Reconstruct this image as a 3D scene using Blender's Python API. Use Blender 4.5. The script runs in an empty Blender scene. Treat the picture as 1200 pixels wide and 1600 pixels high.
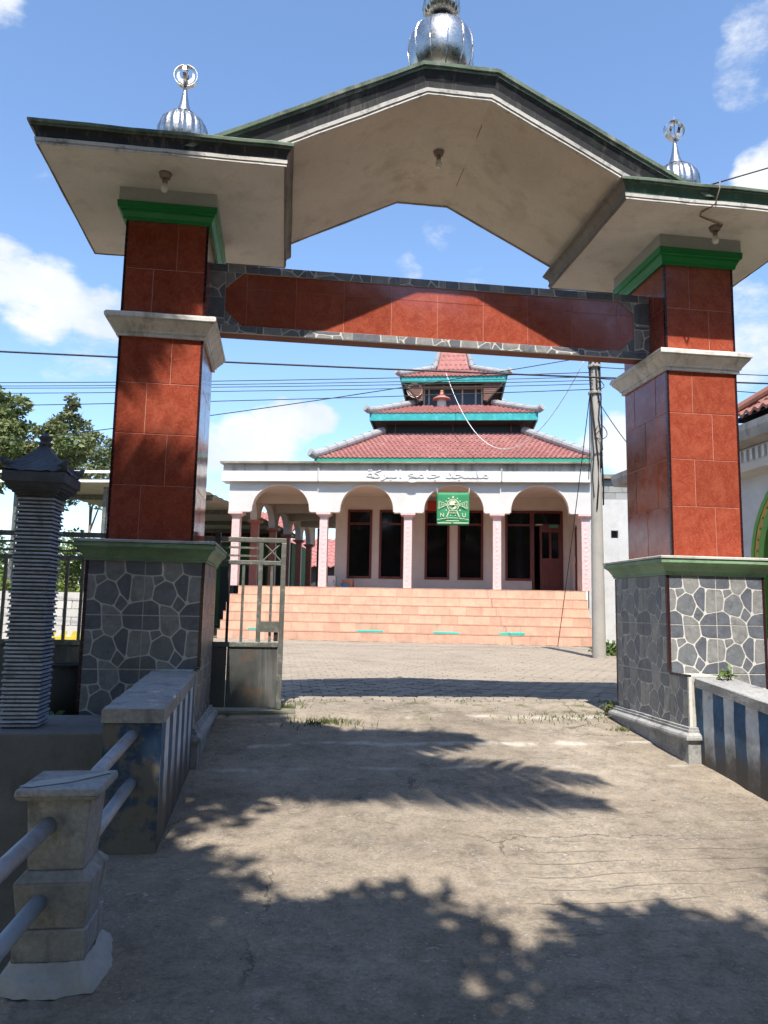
import bpy, math, random
from mathutils import Vector, Matrix, noise as mnoise

R = math.radians
scene = bpy.context.scene
COL = scene.collection
EYE = 1.5                                   # all heights below are written relative to eye level

# ------------------------------------------------------------------ camera
YAW, PITCH, ROLL = R(7.54), R(7.25), R(-1.085)
fwd = Vector((math.sin(YAW)*math.cos(PITCH), math.cos(YAW)*math.cos(PITCH), math.sin(PITCH)))
rt = Vector((math.cos(YAW), -math.sin(YAW), 0)); up = rt.cross(fwd)
rt2 = rt*math.cos(ROLL) - up*math.sin(ROLL); up2 = rt*math.sin(ROLL) + up*math.cos(ROLL)
cam_d = bpy.data.cameras.new('camera'); cam = bpy.data.objects.new('camera', cam_d); COL.objects.link(cam)
cam_d.sensor_fit = 'HORIZONTAL'; cam_d.sensor_width = 36; cam_d.lens = 36*1180/1200
cam_d.clip_start = 0.05; cam_d.clip_end = 3000
cam.matrix_world = Matrix(((rt2.x, up2.x, -fwd.x, 0), (rt2.y, up2.y, -fwd.y, 0), (rt2.z, up2.z, -fwd.z, EYE), (0, 0, 0, 1)))
scene.camera = cam

# ------------------------------------------------------------------ sun, sky, exposure
SUN_DIR = Vector((0.09, 1.0, -1.62)).normalized()      # the way the light travels
SUN_EL = math.asin(-SUN_DIR.z)
sun_d = bpy.data.lights.new('sun', 'SUN'); sun_d.energy = 5.0; sun_d.angle = R(0.53); sun_d.color = (1.0, 0.94, 0.85)
sun = bpy.data.objects.new('sun', sun_d); COL.objects.link(sun)
sun.rotation_euler = SUN_DIR.to_track_quat('-Z', 'Y').to_euler(); sun.location = (0, -20, 40)
scene.render.resolution_x, scene.render.resolution_y = 768, 1024
scene.view_settings.view_transform = 'Standard'; scene.view_settings.look = 'None'
scene.view_settings.exposure = 0.80; scene.view_settings.gamma = 1.0
scene.view_settings.use_curve_mapping = False
cy = scene.cycles
cy.max_bounces = 4; cy.diffuse_bounces = 3; cy.glossy_bounces = 2; cy.transmission_bounces = 2; cy.transparent_max_bounces = 4
cy.use_light_tree = False; cy.adaptive_threshold = 0.02; cy.caustics_reflective = False; cy.caustics_refractive = False

world = bpy.data.worlds.new('World'); scene.world = world; world.use_nodes = True
def build_world():
    nt = world.node_tree; nt.nodes.clear()
    def nd(t, **k):
        n = nt.nodes.new(t)
        for a, b in k.items(): setattr(n, a, b)
        return n
    L = nt.links.new
    out = nd('ShaderNodeOutputWorld'); bg = nd('ShaderNodeBackground'); bg.inputs[1].default_value = 0.15
    sky = nd('ShaderNodeTexSky', sky_type='NISHITA', sun_disc=False)
    sky.sun_elevation = SUN_EL
    sky.sun_rotation = math.atan2(-SUN_DIR.x, -SUN_DIR.y)
    sky.altitude = 100; sky.air_density = 1.0; sky.dust_density = 0.6; sky.ozone_density = 1.6
    tc = nd('ShaderNodeTexCoord')
    def vm(op, a, b=None, s=None):
        n = nd('ShaderNodeVectorMath', operation=op)
        for i, v in enumerate((a, b)):
            if v is None: continue
            if hasattr(v, 'links') or hasattr(v, 'node'): L(v, n.inputs[i])
            else: n.inputs[i].default_value = v
        if s is not None: n.inputs['Scale'].default_value = s
        return n
    def m(op, a, b=0.0, clamp=False):
        n = nd('ShaderNodeMath', operation=op, use_clamp=clamp)
        for i, v in enumerate((a, b)):
            if hasattr(v, 'node'): L(v, n.inputs[i])
            else: n.inputs[i].default_value = v
        return n.outputs[0]
    d = tc.outputs['Generated']
    n1 = nd('ShaderNodeTexNoise'); n1.inputs['Scale'].default_value = 7.0; n1.inputs['Detail'].default_value = 4; n1.inputs['Roughness'].default_value = 0.62
    L(d, n1.inputs['Vector'])
    n2 = nd('ShaderNodeTexNoise'); n2.inputs['Scale'].default_value = 2.2; n2.inputs['Detail'].default_value = 2
    L(d, n2.inputs['Vector'])
    # squash the height so that the clouds lie in flat layers
    mp = nd('ShaderNodeMapping'); mp.inputs['Scale'].default_value = (1, 1, 2.2); L(d, mp.inputs['Vector'])
    n3 = nd('ShaderNodeTexNoise'); n3.inputs['Scale'].default_value = 13.0; n3.inputs['Detail'].default_value = 8; n3.inputs['Roughness'].default_value = 0.66
    L(mp.outputs[0], n3.inputs['Vector'])
    off = vm('SUBTRACT', n1.outputs['Color'], (0.5, 0.5, 0.5)).outputs[0]
    off = vm('SCALE', off, s=0.085).outputs[0]
    dd = vm('NORMALIZE', vm('ADD', d, off).outputs[0]).outputs[0]
    blobs = BLOBS
    tot = None
    for c, r_, w in blobs:
        c = Vector(c).normalized()
        dt = nd('ShaderNodeVectorMath', operation='DOT_PRODUCT'); L(dd, dt.inputs[0]); dt.inputs[1].default_value = c
        mr = nd('ShaderNodeMapRange', interpolation_type='SMOOTHSTEP')
        L(dt.outputs['Value'], mr.inputs[0]); mr.inputs[1].default_value = math.cos(r_*1.15); mr.inputs[2].default_value = math.cos(r_*0.25)
        mr.inputs[3].default_value = 0; mr.inputs[4].default_value = w
        tot = mr.outputs[0] if tot is None else m('MAXIMUM', tot, mr.outputs[0])
    # fair-weather cloud everywhere else
    gen = nd('ShaderNodeMapRange', interpolation_type='SMOOTHSTEP'); L(n2.outputs['Fac'], gen.inputs[0])
    gen.inputs[1].default_value = 0.64; gen.inputs[2].default_value = 0.84; gen.inputs[4].default_value = 0.62
    tot = m('MAXIMUM', tot, gen.outputs[0])
    # break the edges with fine noise
    e = m('SUBTRACT', n3.outputs['Fac'], 0.5)
    dens = m('ADD', tot, m('MULTIPLY', e, 1.9))
    dens = m('MULTIPLY', dens, m('MINIMUM', m('MULTIPLY', tot, 4.0), 1.0))
    mk = nd('ShaderNodeMapRange', interpolation_type='SMOOTHSTEP'); L(dens, mk.inputs[0])
    mk.inputs[1].default_value = 0.18; mk.inputs[2].default_value = 1.0; mk.inputs[4].default_value = 0.97
    cr = nd('ShaderNodeValToRGB'); L(n1.outputs['Fac'], cr.inputs[0])
    cr.color_ramp.elements[0].position = 0.3; cr.color_ramp.elements[0].color = (3.0, 3.35, 3.95, 1)
    cr.color_ramp.elements[1].position = 0.65; cr.color_ramp.elements[1].color = (4.3, 4.35, 4.4, 1)
    tint = nd('ShaderNodeMix', data_type='RGBA', blend_type='MULTIPLY'); tint.inputs[0].default_value = 1.0
    L(sky.outputs[0], tint.inputs[6]); tint.inputs[7].default_value = SKY_TINT
    mx = nd('ShaderNodeMix', data_type='RGBA'); L(mk.outputs[0], mx.inputs[0]); L(tint.outputs[2], mx.inputs[6]); L(cr.outputs[0], mx.inputs[7])
    L(mx.outputs[2], bg.inputs[0]); L(bg.outputs[0], out.inputs[0])
# direction, angular radius, weight of the clouds that stand in this part of the sky
BLOBS = [((-.287, .888, .350), .062, 1.0), ((-.233, .907, .340), .050, .9), ((-.330, .873, .365), .055, .95), ((-.255, .922, .300), .06, .45),
         ((-.057, .975, .212), .048, 1.15), ((-.008, .972, .228), .045, 1.15), ((.030, .968, .243), .032, 1.1), ((-.02, .97, .205), .045, .9), ((-.11, .975, .20), .05, .9),
         ((.469, .675, .570), .045, .42), ((.468, .650, .600), .04, .42), ((.515, .715, .470), .045, 1.1), ((.56, .70, .45), .06, 1.1),
         ((.395, .893, .210), .035, 1.15), ((.411, .881, .230), .030, 1.1), ((.43, .88, .20), .04, 1.1), ((.53, .79, .30), .05, .7), ((.523, .772, .36), .04, .5),
         ((.18, .867, .465), .030, .34), ((.136, .892, .431), .024, .34), ((.224, .879, .42), .026, .34), ((-.310, .743, .610), .03, .8)]
SKY_TINT = (.93, 1.02, 1.10, 1)
build_world()

# ------------------------------------------------------------------ materials
MATS = {}
class NT:
    def __init__(s, name):
        s.m = bpy.data.materials.new(name); s.m.use_nodes = True; s.t = s.m.node_tree; s.b = s.t.nodes['Principled BSDF']
        s.g = s.t.nodes.new('ShaderNodeNewGeometry'); s.pos = s.g.outputs['Position']
    def n(s, t, **k):
        x = s.t.nodes.new(t)
        for a, b in k.items(): setattr(x, a, b)
        return x
    def L(s, a, b): s.t.links.new(a, b)
    def set(s, sock, v):
        if hasattr(v, 'node'): s.L(v, sock)
        else: sock.default_value = v
    def noise(s, scale, detail=5, rough=.6, vec=None, out='Fac'):
        x = s.n('ShaderNodeTexNoise'); x.inputs['Scale'].default_value = scale; x.inputs['Detail'].default_value = detail; x.inputs['Roughness'].default_value = rough
        s.L(vec or s.pos, x.inputs['Vector']); return x.outputs[out]
    def mapv(s, sc, vec=None):
        x = s.n('ShaderNodeMapping'); x.inputs['Scale'].default_value = sc; s.L(vec or s.pos, x.inputs['Vector']); return x.outputs[0]
    def ramp(s, f, stops):
        x = s.n('ShaderNodeValToRGB'); s.L(f, x.inputs[0]); e = x.color_ramp.elements
        while len(e) < len(stops): e.new(.5)
        for i, (p, c) in enumerate(stops): e[i].position = p; e[i].color = (*c, 1) if len(c) == 3 else c
        return x.outputs[0]
    def mix(s, f, a, b, mode='MIX'):
        x = s.n('ShaderNodeMix', data_type='RGBA', blend_type=mode)
        s.set(x.inputs[0], f)
        for i, v in ((6, a), (7, b)):
            if hasattr(v, 'node'): s.L(v, x.inputs[i])
            else: x.inputs[i].default_value = (*v, 1)
        return x.outputs[2]
    def math(s, op, a, b=0., clamp=False):
        x = s.n('ShaderNodeMath', operation=op, use_clamp=clamp); s.set(x.inputs[0], a); s.set(x.inputs[1], b); return x.outputs[0]
    def rng(s, f, a, b, c=0., d=1.):
        x = s.n('ShaderNodeMapRange', interpolation_type='SMOOTHSTEP'); s.L(f, x.inputs[0])
        for i, v in enumerate((a, b, c, d)): x.inputs[i+1].default_value = v
        return x.outputs[0]
    def sep(s):
        x = s.n('ShaderNodeSeparateXYZ'); s.L(s.pos, x.inputs[0]); return x.outputs
    def rnd(s): return s.n('ShaderNodeObjectInfo').outputs['Random']
    def bump(s, h, strength=.3, dist=.01):
        x = s.n('ShaderNodeBump'); x.inputs['Strength'].default_value = strength; x.inputs['Distance'].default_value = dist
        s.L(h, x.inputs['Height']); s.L(x.outputs[0], s.b.inputs['Normal'])
    def col(s, c): s.set(s.b.inputs['Base Color'], c if hasattr(c, 'node') else (*c, 1))
    def rough(s, v): s.set(s.b.inputs['Roughness'], v)

def mul(c, k): return tuple(min(1, x*k) for x in c)
def surf(name, c, var=.25, scale=2.5, rough=.8, bump=.25, bscale=45, metal=0., tint=0., streak=None, grime=None, fine=.12, spec=.5):
    """weathered paint / plaster / stone: blotches, fine grain, optional run-off streaks and grime"""
    t = NT(name)
    col = t.ramp(t.noise(scale, 6), [(.28, mul(c, 1-var)), (.5, c), (.74, mul(c, 1+var*.6))])
    g = t.noise(bscale, 4, .7)
    col = t.mix(1.0, col, t.ramp(g, [(.3, (1-fine,)*3), (.7, (1+fine*.4,)*3)]), 'MULTIPLY')
    if tint:
        col = t.mix(1.0, col, t.ramp(t.rnd(), [(0, (1-tint,)*3), (1, (1+tint*.5,)*3)]), 'MULTIPLY')
    if streak:
        sc, amt, freq = streak
        f = t.noise(freq, 5, .65, t.mapv((1, 1, .07)))
        f2 = t.noise(1.3, 3)
        f = t.rng(t.math('ADD', f, t.math('MULTIPLY', t.math('SUBTRACT', f2, .5), .5)), .5, .72, 0, amt)
        col = t.mix(f, col, sc)
    if grime:
        sc, amt, freq = grime
        f = t.rng(t.noise(freq, 7, .7), .48, .70, 0, amt)
        col = t.mix(f, col, sc)
    t.col(col); t.b.inputs['Metallic'].default_value = metal
    t.rough(t.rng(g, .2, .8, max(0, rough-.08), min(1, rough+.08)))
    t.b.inputs['Specular IOR Level'].default_value = spec
    if bump: t.bump(g, bump, .006)
    MATS[name] = t.m; return t.m

def red_tile(name, c1, c2, c3):
    t = NT(name)
    w = t.noise(5, 3, .5, out='Color')
    v = t.n('ShaderNodeVectorMath', operation='ADD'); t.L(t.pos, v.inputs[0])
    sc = t.n('ShaderNodeVectorMath', operation='SCALE'); t.L(w, sc.inputs[0]); sc.inputs['Scale'].default_value = .25; t.L(sc.outputs[0], v.inputs[1])
    f = t.noise(9, 8, .68, v.outputs[0])
    col = t.ramp(f, [(.25, c1), (.5, c2), (.72, c3)])
    vein = t.noise(26, 4, .6, v.outputs[0])
    vein = t.rng(t.math('ABSOLUTE', t.math('SUBTRACT', vein, .5)), .0, .035, .38, 0)
    col = t.mix(vein, col, mul(c3, 1.5))
    col = t.mix(1.0, col, t.ramp(t.rnd(), [(0, (.86,)*3), (1, (1.06,)*3)]), 'MULTIPLY')
    dst = t.rng(t.noise(2.0, 7, .7, t.mapv((1, 1, .45))), .54, .76, 0, .18)
    col = t.mix(dst, col, (.40, .22, .17))
    t.col(col); t.rough(t.math('ADD', t.rng(t.noise(14, 4), .3, .8, .09, .20), t.math('MULTIPLY', dst, .5)))
    t.b.inputs['Specular IOR Level'].default_value = .55
    wob = t.noise(2.2, 2, .4); t.bump(wob, .10, .03)
    MATS[name] = t.m; return t.m

red_tile('red_tile', (.225, .040, .022), (.295, .060, .034), (.37, .095, .054))
surf('pink_grout', (.46, .20, .15), rough=.7)
surf('dark_trim', (.030, .010, .012), rough=.25, bump=0, fine=.02)
for i, c in enumerate([(.150, .158, .172), (.225, .225, .222), (.112, .122, .144), (.18, .184, .19), (.13, .139, .158)]):
    surf('stone_%d' % i, c, var=.35, scale=14, rough=.42, bump=.2, bscale=70, grime=(mul(c, 1.7), .5, 24))
surf('tile_joint_white', (.58, .56, .52), rough=.85, bscale=90)
surf('cornice_green', (.20, .33, .19), var=.25, rough=.55, streak=((.30, .36, .28), .5, 7), grime=((.10, .14, .10), .5, 6))
surf('bright_green', (.012, .235, .062), var=.15, rough=.45, bump=.08)
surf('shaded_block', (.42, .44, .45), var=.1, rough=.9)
surf('pale_moulding', (.74, .715, .67), var=.2, rough=.7, streak=((.22, .18, .14), .55, 9), grime=((.30, .27, .23), .45, 7))
surf('cap_concrete', (.47, .47, .43), var=.25, rough=.9, grime=((.18, .20, .15), .6, 9))
surf('soffit_cream', (.67, .60, .52), var=.16, scale=1.3, rough=.9, bump=.15, grime=((.40, .33, .26), .6, 2.6), fine=.08, streak=((.46, .385, .31), .4, 3.5))
surf('soffit_grey', (.70, .68, .65), var=.12, scale=1.4, rough=.9, bump=.15, grime=((.44, .40, .35), .55, 2.4), fine=.08)
surf('fascia_black', (.028, .029, .034), var=.5, rough=.9, streak=((.15, .145, .135), .6, 20), grime=((.05, .07, .05), .6, 6))
surf('fascia_green', (.045, .105, .065), var=.4, rough=.8, streak=((.20, .24, .20), .55, 14), grime=((.03, .05, .04), .7, 6))
surf('bead_white', (.60, .58, .54), var=.2, rough=.85, grime=((.08, .08, .08), .75, 10))
surf('lip_green', (.13, .175, .13), var=.5, rough=.9, grime=((.05, .07, .05), .8, 7), streak=((.34, .35, .31), .7, 13))
surf('fascia_side', (.25, .215, .18), var=.3, rough=.9, grime=((.10, .085, .07), .5, 8))
surf('under_red', (.22, .065, .04), var=.25, rough=.7, grime=((.10, .05, .04), .5, 7))
surf('steel', (.50, .485, .46), var=.3, scale=6, rough=.30, bump=.05, metal=1., grime=((.30, .26, .20), .5, 9))
surf('steel_dark', (.05, .05, .055), rough=.3, metal=.6, bump=0)
surf('bulb_glass', (.75, .75, .72), rough=.15, bump=0)
surf('bakelite', (.27, .21, .18), rough=.6, bump=.1)
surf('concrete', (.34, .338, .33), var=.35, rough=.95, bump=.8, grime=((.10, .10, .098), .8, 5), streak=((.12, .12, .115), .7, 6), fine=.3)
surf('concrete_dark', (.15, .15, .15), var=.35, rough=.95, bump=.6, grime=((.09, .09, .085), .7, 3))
surf('plaster_grey', (.50, .50, .49), var=.12, rough=.9, bump=.2, grime=((.33, .32, .31), .4, 2.2))
surf('plaster_white', (.53, .52, .50), var=.08, rough=.85, bump=.1, scale=1.2, streak=((.50, .47, .44), .45, 3.0))
surf('wall_warm', (.58, .525, .48), var=.07, rough=.85, bump=.08)
surf('parapet_grey', (.33, .32, .30), var=.2, rough=.9, streak=((.13, .11, .09), .8, 4), grime=((.20, .18, .16), .5, 3))
surf('parapet_white', (.60, .595, .575), var=.08, rough=.85, streak=((.42, .41, .39), .5, 4))
surf('slab_edge', (.24, .21, .17), var=.35, rough=.95, grime=((.07, .06, .05), .7, 3))
surf('column_pink', (.62, .44, .43), var=.10, scale=9, rough=.5, bump=.15, bscale=25, grime=((.78, .60, .58), .5, 12))
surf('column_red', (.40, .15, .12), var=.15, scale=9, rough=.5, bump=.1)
surf('step_tile', (.60, .355, .255), var=.14, scale=5, rough=.5, tint=.14, bump=.1, grime=((.66, .40, .27), .4, 5))
surf('step_joint', (.42, .25, .18), rough=.9)
surf('floor_tile', (.50, .27, .17), rough=.4)
surf('wood_red', (.115, .020, .014), var=.3, scale=4, rough=.4, bump=.12)
surf('window_glass', (.006, .006, .007), var=.2, rough=.05, bump=0, fine=0, spec=.35)
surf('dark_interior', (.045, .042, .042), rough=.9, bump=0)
surf('roof_clay', (.34, .135, .120), var=.30, scale=6, rough=.8, bump=.3, bscale=30, tint=.1, grime=((.26, .10, .085), .55, 9), streak=((.55, .30, .27), .5, 9))
surf('ridge_grey', (.29, .29, .295), var=.2, rough=.9, grime=((.24, .24, .24), .5, 5))
surf('teal_paint', (.015, .30, .30), var=.15, rough=.55, grime=((.08, .46, .46), .6, 5))
surf('teal_green', (.018, .27, .17), var=.15, rough=.55)
surf('teal_plank', (.02, .42, .34), var=.12, rough=.5)
surf('roof_under', (.035, .028, .026), rough=.9)
surf('soffit_brown', (.16, .075, .055), var=.2, rough=.8)
surf('tower_panel', (.055, .075, .12), var=.2, rough=.5)
surf('frame_cream', (.55, .53, .47), var=.1, rough=.7)
surf('horn_grey', (.55, .40, .33), rough=.5)
surf('steel_gate', (.125, .13, .115), var=.3, scale=7, rough=.55, metal=.35, grime=((.42, .42, .38), .45, 11))
surf('gate_plate', (.085, .09, .088), var=.3, scale=3, rough=.5, metal=.3, grime=((.23, .11, .05), .5, 3.2), streak=((.30, .30, .28), .4, 9))
surf('gate_black', (.015, .015, .017), rough=.6, bump=0)
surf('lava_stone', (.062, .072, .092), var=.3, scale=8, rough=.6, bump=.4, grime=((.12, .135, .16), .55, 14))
surf('lava_highlight', (.40, .45, .53), var=.3, scale=8, rough=.6, bump=.3, grime=((.07, .08, .10), .5, 18))  # pale ribs over dark gaps: edge highlights put into the colour
surf('pole_concrete', (.34, .32, .285), var=.15, rough=.9, bump=.25, grime=((.33, .31, .28), .4, 3))
surf('cable_black', (.012, .012, .013), rough=.6, bump=0)
surf('cable_white', (.72, .72, .70), rough=.5, bump=0)
surf('rope_brown', (.26, .20, .15), rough=.8)
surf('white_steel', (.74, .74, .72), var=.08, rough=.55)
surf('sheet_under', (.55, .55, .52), var=.12, rough=.7)
surf('white_block', (.50, .485, .455), var=.1, rough=.85, tint=.1)
surf('joint_grey', (.38, .37, .35), rough=.95)
surf('block_grey', (.30, .31, .30), var=.2, rough=.95, tint=.2, bump=.4)
surf('yellow_paint', (.52, .42, .03), var=.12, rough=.6)
surf('paint_red', (.38, .035, .02), var=.15, rough=.4)
surf('cardboard', (.33, .16, .08), rough=.9)
surf('blue_plastic', (.03, .16, .36), rough=.5)
surf('pot_clay', (.035, .034, .034), var=.3, rough=.8)
surf('house_green', (.055, .14, .045), var=.2, rough=.8)
surf('arch_green', (.11, .30, .05), var=.15, rough=.6)
surf('arch_orange', (.50, .27, .055), var=.2, rough=.6)
surf('clay_dark', (.24, .10, .075), var=.3, rough=.85, bump=.3, grime=((.12, .06, .05), .6, 7))
surf('banner_green', (.022, .215, .085), var=.10, scale=4, rough=.75, bump=.1)
surf('banner_cream', (.58, .62, .42), var=.1, rough=.8)
surf('bark', (.16, .125, .09), var=.35, rough=.95, bump=.6)
surf('pipe_paint', (.38, .42, .47), var=.15, scale=8, rough=.45, metal=.2, grime=((.25, .13, .10), .65, 5.5))
surf('ground_soil', (.20, .17, .115), var=.3, scale=.5, rough=.95, bump=.6, grime=((.07, .10, .03), .8, .9))
surf('moss_kerb', (.20, .19, .14), var=.3, rough=.95, bump=.6, grime=((.05, .075, .02), .9, 5))
surf('white_cement', (.40, .39, .37), var=.2, rough=.95, bump=.6, grime=((.30, .29, .28), .6, 9))
surf('cabinet_white', (.62, .63, .62), rough=.5, bump=0)
surf('dry_leaf', (.24, .14, .06), var=.4, rough=.9, tint=.3)

def leaf_mat(name, c, c2):
    t = NT(name)
    col = t.ramp(t.noise(1.1, 3), [(.3, c), (.7, c2)])
    col = t.mix(1.0, col, t.ramp(t.noise(23, 1), [(.3, (.65,)*3), (.7, (1.3,)*3)]), 'MULTIPLY')
    t.col(col); t.rough(.55)
    tr = t.n('ShaderNodeBsdfTranslucent'); t.L(col, tr.inputs[0])
    mx = t.n('ShaderNodeMixShader'); mx.inputs[0].default_value = .30
    o = t.t.nodes['Material Output']; t.L(t.b.outputs[0], mx.inputs[1]); t.L(tr.outputs[0], mx.inputs[2]); t.L(mx.outputs[0], o.inputs[0])
    MATS[name] = t.m
leaf_mat('leaf_olive', (.085, .115, .035), (.17, .185, .07))
leaf_mat('leaf_green', (.06, .11, .028), (.13, .19, .05))
leaf_mat('leaf_tree', (.085, .125, .035), (.20, .23, .085))
leaf_mat('leaf_bright', (.10, .19, .03), (.22, .26, .06))
leaf_mat('leaf_dry', (.20, .17, .08), (.30, .24, .12))
leaf_mat('palm_green', (.04, .085, .018), (.08, .13, .03))

def drive_mat():
    t = NT('driveway_concrete')
    a = t.noise(.9, 7, .62); b = t.noise(8, 8, .75); c = t.noise(55, 5, .8)
    col = t.ramp(a, [(.30, (.140, .115, .087)), (.47, (.235, .195, .148)), (.70, (.325, .275, .212))])
    col = t.mix(1.0, col, t.ramp(b, [(.32, (.62, .60, .58)), (.50, (1, 1, 1)), (.68, (1.20, 1.19, 1.18))]), 'MULTIPLY')
    col = t.mix(1.0, col, t.ramp(c, [(.34, (.70,)*3), (.5, (1.0,)*3), (.66, (1.20,)*3)]), 'MULTIPLY')
    # pale worn cement patches
    pm = t.rng(t.noise(2.6, 10, .8, t.mapv((.6, 1.5, 1))), .575, .66, 0, .62)
    col = t.mix(pm, col, (.43, .40, .35))
    # flakes of lighter cement skin
    fl = t.math('MULTIPLY', t.rng(t.noise(24, 6, .75, t.mapv((.7, 1.4, 1))), .56, .62, 0, .7), t.rng(t.noise(1.7, 4), .44, .58))
    col = t.mix(fl, col, (.46, .43, .38))
    # small pale stones in the surface
    vo = t.n('ShaderNodeTexVoronoi'); vo.inputs['Scale'].default_value = 34; t.L(t.pos, vo.inputs['Vector'])
    st = t.rng(vo.outputs['Distance'], .10, .22, .6, 0)
    st = t.math('MULTIPLY', st, t.rng(t.noise(5, 3), .47, .6))
    col = t.mix(st, col, (.48, .46, .42))
    # cracks
    w = t.n('ShaderNodeVectorMath', operation='SCALE'); t.L(t.noise(3.5, 5, .7, out='Color'), w.inputs[0]); w.inputs['Scale'].default_value = .35
    ad = t.n('ShaderNodeVectorMath', operation='ADD'); t.L(t.pos, ad.inputs[0]); t.L(w.outputs[0], ad.inputs[1])
    ve = t.n('ShaderNodeTexVoronoi', feature='DISTANCE_TO_EDGE'); ve.inputs['Scale'].default_value = .62; t.L(ad.outputs[0], ve.inputs['Vector'])
    ck = t.rng(ve.outputs['Distance'], .001, .005, 1, 0)
    ck = t.math('MULTIPLY', ck, t.rng(t.noise(.8, 2), .50, .60, 0, .7))
    # raked grooves on the right of the ramp
    s = t.sep()
    gy = t.math('SINE', t.math('MULTIPLY', t.math('ADD', s[1], t.math('MULTIPLY', t.noise(1.1, 4), .16)), 46.))
    gm = t.math('MULTIPLY', t.rng(gy, .95, 1., 0, .42), t.math('MULTIPLY', t.rng(s[0], 1.0, 1.25), t.math('MULTIPLY', t.rng(s[1], 3.0, 3.3), t.rng(s[1], 4.6, 5.0, 1, 0))))
    gm = t.math('MULTIPLY', gm, t.rng(t.noise(2.0, 3), .42, .6))
    dk = t.math('MAXIMUM', ck, gm, True)
    col = t.mix(t.math('MULTIPLY', dk, .75), col, (.06, .05, .04))
    # a little moss near the threshold
    mo = t.math('MULTIPLY', t.rng(t.noise(4.2, 6, .7), .52, .62), t.rng(s[1], 6.6, 7.3))
    col = t.mix(t.math('MULTIPLY', mo, .8), col, (.10, .10, .035))
    # worn pale seams where the ramp was cast in strips
    for yl, am in ((6.12, .75), (5.52, .55), (6.96, .6)):
        dy = t.math('ABSOLUTE', t.math('SUBTRACT', t.math('ADD', s[1], t.math('MULTIPLY', t.math('SUBTRACT', t.noise(1.6, 5), .5), .22)), yl))
        sm = t.math('MULTIPLY', t.rng(dy, .008, .05, am, 0), t.rng(t.noise(3.1, 5), .42, .60))
        col = t.mix(sm, col, (.47, .44, .39))
    t.col(col); t.rough(.93)
    h = t.math('ADD', t.math('ADD', t.math('MULTIPLY', b, .7), t.math('ADD', t.math('MULTIPLY', c, .30), t.math('MULTIPLY', fl, .35))), t.math('ADD', t.math('MULTIPLY', dk, -1.2), t.math('MULTIPLY', pm, .4)))
    t.bump(h, .85, .022)
    MATS['driveway'] = t.m
drive_mat()
surf('paver', (.27, .225, .175), var=.22, scale=1.2, rough=.92, tint=.22, bump=.4, bscale=50, grime=((.22, .19, .155), .6, 2.5))
surf('paver_joint', (.055, .05, .043), rough=.98)

def stripe_mat(name, axis, freq, phase):
    """hand-painted blue and white bars with worn paint and dirt at the foot"""
    t = NT(name); s = t.sep()
    wob = t.math('MULTIPLY', t.math('SUBTRACT', t.noise(3.0, 3), .5), .07)
    x = t.math('ADD', s[axis], wob)
    f = t.math('SINE', t.math('ADD', t.math('MULTIPLY', x, freq), phase))
    m_ = t.rng(f, -.12, .12)
    blue = t.ramp(t.noise(7, 5, .7), [(.35, (.020, .060, .13)), (.6, (.034, .11, .22))])
    white = t.ramp(t.noise(6, 5, .7), [(.35, (.42, .47, .51)), (.65, (.64, .67, .69))])
    col = t.mix(m_, blue, white)
    wear = t.rng(t.noise(8, 7, .75), .56, .68, 0, .75)
    col = t.mix(wear, col, (.20, .19, .175))
    zz = t.math('ADD', s[2], t.math('MULTIPLY', t.math('SUBTRACT', t.noise(5, 6, .7), .5), .45))
    col = t.mix(t.rng(zz, .38, .72, .95, 0), col, (.075, .063, .05))
    t.col(col); t.rough(.8); t.bump(t.noise(30, 5, .7), .3, .008)
    MATS[name] = t.m
stripe_mat('stripes_parapet', 1, 2*math.pi/.27, .6)
def blue_end():
    t = NT('blue_worn')
    col = t.mix(t.rng(t.noise(3.4, 6, .65), .46, .56), (.022, .060, .125), (.15, .14, .12))
    col = t.mix(t.rng(t.noise(9, 6, .7), .54, .68, 0, .6), col, (.09, .09, .085))
    t.col(col); t.rough(.85); t.bump(t.noise(30, 5, .7), .35, .008); MATS['blue_worn'] = t.m
blue_end()

# ------------------------------------------------------------------ geometry helpers
BASE = {}
MY = R(12.75); MU = Vector((math.cos(MY), -math.sin(MY), 0)); MV = Vector((math.sin(MY), math.cos(MY), 0))
def m2w(u, v, z): return MU*u + MV*v + Vector((0, 0, z))

def tag(o, label=None, cat=None, group=None, kind=None):
    if label: o['label'] = label
    if cat: o['category'] = cat
    if group: o['group'] = group
    if kind: o['kind'] = kind
    return o
def thing(name, label, cat, base=(0, 0, 0), frame='w', group=None):
    """an Empty at the thing's base; frame 'm' is the mosque's own axes (u right, v depth, z)"""
    o = bpy.data.objects.new(name, None); COL.objects.link(o); o.empty_display_size = .2
    b = Vector(base); BASE[o] = b
    if frame == 'm':
        w = m2w(*b); o.rotation_euler = (0, 0, -MY)
    else: w = b
    o.location = (w.x, w.y, w.z+EYE)
    return tag(o, label, cat, group)

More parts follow.
